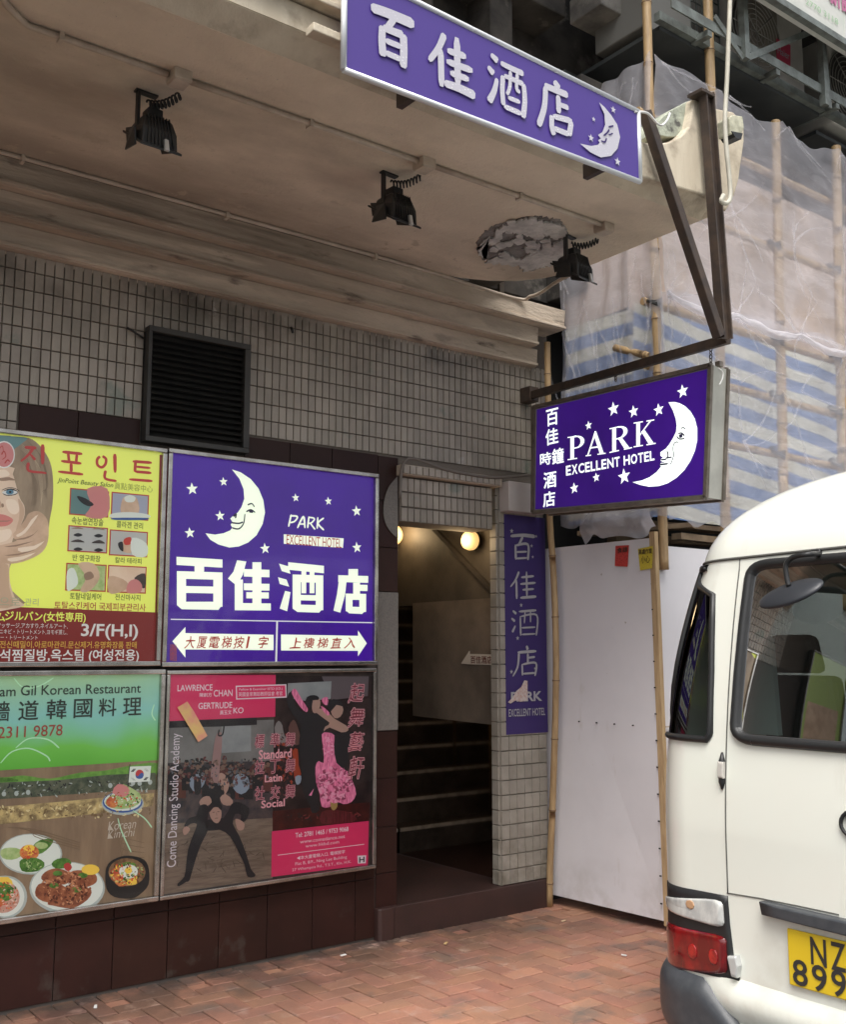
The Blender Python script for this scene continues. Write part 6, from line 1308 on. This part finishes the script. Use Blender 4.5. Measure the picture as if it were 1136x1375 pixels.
def inside(p, poly):
    x, y = p; c = False; n_ = len(poly)
    for i in range(n_):
        x1_, y1_ = poly[i]; x2_, y2_ = poly[(i + 1) % n_]
        if (y1_ > y) != (y2_ > y) and x < (x2_ - x1_) * (y - y1_) / (y2_ - y1_) + x1_: c = not c
    return c
def rrect(pts, r=.25, n=4):   # round the corners of a polygon
    out = []; N = len(pts)
    for i in range(N):
        p0, p1, p2 = pts[i - 1], pts[i], pts[(i + 1) % N]
        a = [p1[q] + (p0[q] - p1[q]) * r for q in (0, 1)]; b = [p1[q] + (p2[q] - p1[q]) * r for q in (0, 1)]
        for k in range(n + 1): t = k / n; out.append(tuple((1 - t) ** 2 * a[q] + 2 * t * (1 - t) * p1[q] + t * t * b[q] for q in (0, 1)))
    return out
# window outlines in skin coordinates
def dense(poly, n=6): return [tuple(poly[i][q] + (poly[(i + 1) % len(poly)][q] - poly[i][q]) * k / n for q in (0, 1)) for i in range(len(poly)) for k in range(n)]
sw = [on_van(x, y) for x, y in ((907, 985), (912, 890), (919, 820), (927, 772), (932, 763), (952, 762), (960, 766), (959, 800), (957, 900), (955, 985), (950, 993), (915, 990))]
def rw_corner():
    a = on_van(996, 975); b = on_van(1000, 778); return a, b
ra, rb = rw_corner(); s_l = (ra[0] + rb[0]) / 2; zt_ = on_van(1030, 757)[1]; zb_ = on_van(1040, 996)[1]
rw = rrect([(s_l + .012, zb_), (s_l - .012, zt_), (-s_l + .012, zt_), (-s_l - .012, zb_)], .085, 5)
sw_m = [(-s, z) for s, z in sw]
WINS = [rw, sw, sw_m]
# sides: row of side windows between z 1.22 and 1.92
side0 = prof(1.2)[0] - .26 + .26 * math.pi / 2
for k in range(4):
    a = side0 + .35 + k * 1.35; sidew = [(a, 1.24), (a + 1.2, 1.24), (a + 1.2, 1.90), (a, 1.90)]; WINS.append(sidew); WINS.append([(-s, z) for s, z in sidew])
zs_ = [-.0 + .02 * i for i in range(-1, 98)] + [1.95 + .46 * (1 - (1 - k / 30) ** 2) for k in range(1, 31)]
ss = [i * .018 for i in range(0, 75)] + [1.35 + .135 * i for i in range(0, 42)]
ss = [-s for s in ss[:0:-1]] + ss
body = M(); glass = M(); idx = {}
nS = len(ss); nZ = len(zs_)
verts = [S(s, z) for s in ss for z in zs_]
body.v = [tuple(v) for v in verts]; gl_faces = []
bbs = [(min(p[0] for p in w_), max(p[0] for p in w_), min(p[1] for p in w_), max(p[1] for p in w_)) for w_ in WINS]
for i in range(nS - 1):
    sc0 = (ss[i] + ss[i + 1]) / 2
    for j in range(nZ - 1):
        zc = (zs_[j] + zs_[j + 1]) / 2; hit = False
        if 1.1 < zc < 2.1:
            for w_, bb_ in zip(WINS, bbs):
                if bb_[0] < sc0 < bb_[1] and bb_[2] < zc < bb_[3] and inside((sc0, zc), w_): hit = True; break
        q = i * nZ + j; f_ = [q, q + nZ, q + nZ + 1, q + 1]
        if hit: gl_faces.append(f_)
        else: body.f.append(f_); body.sm.append(len(body.f) - 1)
# roof cap strip, floor and front end close the shell
q0 = [i * nZ + nZ - 1 for i in range(nS)]
for i in range((nS - 1) // 2): body.f.append([q0[i], q0[i + 1], q0[nS - 2 - i], q0[nS - 1 - i]]); body.sm.append(len(body.f) - 1)
body.f.append([0 * nZ + j for j in range(nZ)] + [(nS - 1) * nZ + j for j in range(nZ)][::-1])
m_van = mat('cream_van_paint', (.79, .81, .735), .28, c2=(.785, .795, .72), nscale=2, coat=.8, dirt_and_shade=[((.55, .52, .43), 6, .48, .8, 2, .75, .1), ((.66, .65, .57), 4, .58, .75, None, 0, 1, (1, 1, .3))])
bo = body.build('body', m_van, van)
gm = M(); gm.v = [tuple(v) for v in verts]; gm.f = gl_faces; gm.sm = list(range(len(gl_faces)))
used = sorted({i for f_ in gl_faces for i in f_}); rem = {k: n_ for n_, k in enumerate(used)}; gm.v = [gm.v[i] for i in used]; gm.f = [[rem[i] for i in f_] for f_ in gl_faces]
m_vglass2 = m_glassy('dark_quarter_glass', (.34, .37, .36), .03, .09, 1.4)
fr_ = [f_ for f_ in gl_faces if abs(ss[f_[0] // nZ]) < abs(s_l) + .03]; fq_ = [f_ for f_ in gl_faces if abs(ss[f_[0] // nZ]) >= abs(s_l) + .03]
for fs_, mt_ in ((fr_, m_vglass), ([f_ for f_ in fq_ if ss[f_[0] // nZ] > 0], m_vglass2), ([f_ for f_ in fq_ if ss[f_[0] // nZ] < 0], m_vglass2)):
    gm = M(); used = sorted({i for f_ in fs_ for i in f_}); rem = {k: n_ for n_, k in enumerate(used)}; gm.v = [tuple(verts[i]) for i in used]; gm.f = [[rem[i] for i in f_] for f_ in fs_]; gm.sm = list(range(len(fs_)))
    gm.build('window', mt_, van)
m_rub = mat('black_rubber', (.018, .019, .02), .45)
m_dpl = mat('dark_grey_plastic', (.045, .050, .058), .42, c2=(.06, .065, .072), nscale=20, bump=.05, bscale=150)
for w_, r_ in ((rw, .021), (sw, .014), (sw_m, .014)):
    pts = [S(s, z, .004) for s, z in dense(w_, 3)]; M().tube(pts + [pts[0]], r_, 8, False).build('window_seal', m_rub, van)
def band_on(poly, off, th, name, m_, bevel=0, nsub=6, smooth=True):
    """a raised pad that follows the skin: polygon in skin coordinates"""
    P0 = dense(poly, nsub); c = (sum(p[0] for p in poly) / len(poly), sum(p[1] for p in poly) / len(poly))
    mm = M(); rings = 6; n_ = len(P0); base = 0
    for k in range(rings + 1):
        t = 1 - k / (rings + .0)
        for p in P0: s, z = c[0] + (p[0] - c[0]) * t, c[1] + (p[1] - c[1]) * t; mm.v.append(tuple(S(s, z, off + th * (1 if k else .75))))
    for p in P0: mm.v.append(tuple(S(p[0], p[1], off - .02)))
    for k in range(rings):
        for i in range(n_): j = (i + 1) % n_; mm.f.append([k * n_ + i, k * n_ + j, (k + 1) * n_ + j, (k + 1) * n_ + i]); mm.sm.append(len(mm.f) - 1)
    b0 = (rings + 1) * n_
    for i in range(n_): j = (i + 1) % n_; mm.f.append([b0 + i, b0 + j, j, i])
    return mm.build(name, m_, van)
V_ = lambda *pts: [on_van(x, y) for x, y in pts]
m_seam = mat('panel_gap', (.10, .10, .09), .7)
def seam(pts, r=.0028): M().tube([S(s, z, .0008) for s, z in dense(V_(*pts), 8)[:-8]], r, 6).build('panel_gap', m_seam, van)
ssm = on_van(973, 1050)[0]; M().tube([S(ssm - .012 + .006 * k / 40, 1.985 - (1.985 - on_van(977, 1199)[1]) * k / 40, .0008) for k in range(41)], .003, 6).build('panel_gap', m_seam, van)
zr = on_van(975, 752)[1]
M().tube([S(s_ * .04, on_van(972, 753)[1] + .012 * min(1, (1 - s_ * .04)), .002) for s_ in range(-24, 26)], .006, 6).build('rain_gutter', m_seam, van)
seam(((977, 1199), (1020, 1206), (1070, 1216), (1136, 1230)))
# tail lamp cluster
m_redl = mat('red_lens', (.12, .005, .007), .12, c2=(.27, .009, .010), nscale=13, mixlo=.45, mixhi=.66, coat=.9, emit=.02, stretch=(1, 1, .5))
m_clrl = mat('clear_ribbed_lens', (.46, .47, .46), .12, c2=(.62, .63, .60), nscale=14, mixlo=.45, mixhi=.6, coat=.8, stretch=(1, 1, .6))
lampP = V_((896, 1182), (978, 1203), (981, 1240), (987, 1290), (995, 1310), (994, 1318), (906, 1296), (900, 1284), (895, 1210))
band_on(lampP, .001, .004, 'tail_lamp_surround', m_rub)
tl = band_on(rrect(V_((895, 1190), (972, 1207), (975, 1247), (896, 1226)), .2, 3), .004, .008, 'clear_lamp', m_clrl)
band_on(rrect(V_((896, 1234), (977, 1257), (979, 1309), (906, 1291), (898, 1270)), .14, 3), .004, .008, 'red_lamp', m_redl)
bs, bz_ = on_van(930, 1214)
band_on([(bs + .022 * math.cos(t * .785), bz_ + .018 * math.sin(t * .785)) for t in range(8)], .0125, .003, 'amber_bulb', mat('amber', (.50, .30, .17), .3))
for cx_, cy_ in ((912, 1268), (933, 1277), (961, 1284)):
    bs, bz_ = on_van(cx_, cy_); band_on([(bs + .024 * math.cos(t * .524), bz_ + .030 * math.sin(t * .524)) for t in range(12)], .0125, .003, 'reflector', mat('bright_red', (.40, .016, .013), .2, c2=(.18, .006, .008), nscale=22, emit=.03, coat=.9))
band_on(V_((982, 1282), (994, 1282), (997, 1296), (995, 1312), (988, 1310)), .0, .03, 'lamp_hinge', m_clrl)
# number plate, garnish, handle, bumper
gp_ = V_((1027, 1209), (1136, 1230), (1136, 1258), (1034, 1232)); zt2 = on_van(1028, 1209)[1]; zb2 = on_van(1034, 1231)[1]; sl_ = on_van(1030, 1215)[0]
band_on(rrect([(sl_, zb2 + .01), (sl_ + .01, zt2), (-sl_, zt2), (-sl_, zb2)], .02, 2), .0, .045, 'number_plate_garnish', m_dpl, nsub=8)
M().tube([S(*on_van(971, y), .004) for y in (1010, 1022, 1050, 1060)], [.004, .014, .014, .004], 8).build('door_handle', m_rub, van)
band_on(V_((968, 1022), (975, 1023), (975, 1045), (968, 1044)), .01, .012, 'handle_grip', mat('grip_pale', (.5, .48, .44), .4))
pls, plz1 = on_van(1057, 1246); _, plz0 = on_van(1060, 1322)
xp = S(pls, (plz0 + plz1) / 2).x - .018
NP = Plane('x', xp)
n0 = NP.map(1057, 1246); n1 = NP.map(1060, 1322)
M().box(xp, xp + .008, n0.y - .30, n0.y, n1.z, n0.z + .0).build('number_plate', mat('plate_yellow', (.72, .50, .02), .35), van, bevel=.004)
ny, nz0, nz1 = n0.y, n1.z, n0.z
class NPl:   # plate in its own units: x from left edge in metres, y down from the top in metres
    ax = 'x'
    def map(s, x, y, off=0): return Vector((xp - off, ny - x, nz1 - y))
for c, bx_ in (('N', (1089, 1260, 1110, 1297)), ('Z', (1116, 1266, 1136, 1304)), ('8', (1065, 1289, 1085, 1324)), ('9', (1091, 1296, 1111, 1332)), ('9', (1117, 1303, 1137, 1339))): text(NP, c, bx_, p_black, van, .003, .012)
# bumper: dark, wrapping the corner
def bump_fn(u, v):
    s = -1.35 + 2.7 * u; zt_b = .335 - .0 * u
    a = abs(s); top = .325 if a > .72 else .325 - .13 * min(1, (.72 - a) / .18)
    z0_, z1_ = .06, top; z = z0_ + (z1_ - z0_) * v; o = .042 * (1 - abs(2 * v - 1) ** 4) + .006
    return S(s, z, o)
M().grid(bump_fn, 120, 16).build('bumper', m_dpl, van)
def rec_fn(u, v):
    s = -.74 + 1.48 * u; return S(s, .20 + .16 * v, (.030 * math.sin(math.pi * v) + .006) * max(0, min(1, (.74 - abs(s)) / .16)) - .006)
M().grid(rec_fn, 60, 8).build('bumper_step', m_van, van)
# emblem, partly outside the frame
ec = S(0, 1.0, .008); em = M()
for rx, rz in ((.075, .052), (.028, .050)): em.tube([ec + Vector((0, rx * math.cos(t * .2618), rz * math.sin(t * .2618))) for t in range(25)], .007, 6, False)
em.tube([ec + Vector((0, .048 * math.cos(t * .2618), .02 * math.sin(t * .2618) + .02)) for t in range(25)], .006, 6, False)
em.build('emblem', m_rub, van)
# rear-view mirror on its arm
mr_ = M(); arm0 = S(*on_van(1103, 744), .012); PM = Plane('x', arm0.x - .12)
band_on(V_((1092, 738), (1104, 737), (1106, 750), (1093, 752)), .0, .015, 'mirror_foot', m_rub)
mr_.tube(smooth_loop([tuple(arm0), tuple(PM.map(1088, 744)), tuple(PM.map(1066, 748)), tuple(PM.map(1056, 758)), tuple(PM.map(1057, 775)), tuple(PM.map(1060, 787))], 4, False), .010, 8); mr_.build('mirror_arm', m_rub, van)
m_mir = mat('mirror_dark_plastic', (.024, .027, .033), .42)
mc = PM.map(1062, 797)
def mir(u, v):
    th = math.pi * 2 * u; ph = math.pi * v - math.pi / 2; a = Vector((.10, -.96, .22)); b = Vector((.75, .12, .62)); n_ = a.cross(b).normalized()
    return mc + a * (.135 * math.cos(ph) * math.cos(th)) + b * (.075 * math.cos(ph) * math.sin(th)) + n_ * (.024 * math.sin(ph))
M().grid(mir, 32, 16).build('mirror_shell', m_mir, van)
# inside: floor, seats, a hanging shirt
m_seat = mat('dark_seat_cloth', (.045, .048, .052), .8)
M().box(3.9, 9.2, -3.95, -2.02, .55, .58).build('cabin_floor', mat('cabin_floor_grey', (.09, .09, .09), .8), van)
for r in range(4):
    for yy in (-3.68, -3.24, -2.72, -2.30):
        x = 4.25 + r * .95; g = M()
        g.hexa([(x, yy - .2, .9), (x + .1, yy - .2, .9), (x + .1, yy + .2, .9), (x, yy + .2, .9), (x - .08, yy - .19, 1.50), (x + .02, yy - .19, 1.50), (x + .02, yy + .19, 1.50), (x - .08, yy + .19, 1.50)])
        g.hexa([(x - .09, yy - .13, 1.51), (x + 0, yy - .13, 1.51), (x + 0, yy + .13, 1.51), (x - .09, yy + .13, 1.51), (x - .11, yy - .11, 1.68), (x - .03, yy - .11, 1.68), (x - .03, yy + .11, 1.68), (x - .11, yy + .11, 1.68)])
        g.box(x + .02, x + .48, yy - .2, yy + .2, .82, .93); g.build('seat', m_seat, van, bevel=.03)
M().prism([(3.95, -2.24, 1.72), (3.95, -2.14, 1.66), (3.95, -2.10, 1.25), (3.95, -2.36, 1.25), (3.95, -2.34, 1.66)], (.03, 0, 0)).build('hanging_cloth', mat('pale_blue_shirt', (.42, .50, .52), .8), van)
for yy in (-2.03, -3.93):
    for x in (4.7, 8.2): M().tube([(x, yy - .11, .25), (x, yy + .11, .25)], .37, 28).build('wheel', m_rub, van)

# ------------------------------------------------------------------ further along the wall, out of view but mirrored in the minibus window
bxE = lightbox(-.95, -.10, 1.65, 3.0, P('lit_lime_print', (.36, .46, .14), .5), 'green and yellow light box further left along the wall', pane=False)
M().poly([(-.85, -.064, 1.75), (-.2, -.064, 1.75), (-.2, -.064, 2.3), (-.85, -.064, 2.3)]).build('printed_photo', mat('lit_skin_print', (.62, .44, .30), .3, c2=(.45, .30, .2), nscale=6, emit=.5), bxE)
lat = thing('lattice_window', (-1.35, 0, 1.2), 'bright window behind a diamond lattice grille further left along the wall', 'window')
M().box(-1.62, -1.08, -.05, -.005, 1.2, 3.1).build('lit_pane', mat('lit_window_glow', (.7, .78, .78), .4, emit=.9), lat)
lg = M()
for k in range(9):
    z = 1.2 + k * .21
    lg.bar((-1.62, -.07, z), (-1.08, -.07, z + .21), .012, .016); lg.bar((-1.62, -.075, z + .21), (-1.08, -.075, z), .012, .016)
for x in (-1.62, -1.35, -1.08): lg.bar((x, -.08, 1.2), (x, -.08, 3.1), .02, .016, (0, 1, 0))
lg.build('lattice', m_wire, lat)
# prints belong to the face they are printed on
for t in [o for o in bpy.data.objects if o.type == 'EMPTY' and o.get('category') in ('sign', 'light box')]:
    base_ = [c for c in t.children if c.name.split('.')[0] in ('panel', 'poster', 'face', 'arrow_plate', 'board')]
    if not base_: continue
    for c in list(t.children):
        nm = c.name.split('.')[0]
        if nm.startswith('printed_') or nm in ('lettering', 'star', 'moon', 'moon_face'):
            c.parent = base_[0]; c.location = WLOC[c.name] - WLOC[base_[0].name]
print('objects', len(bpy.data.objects))
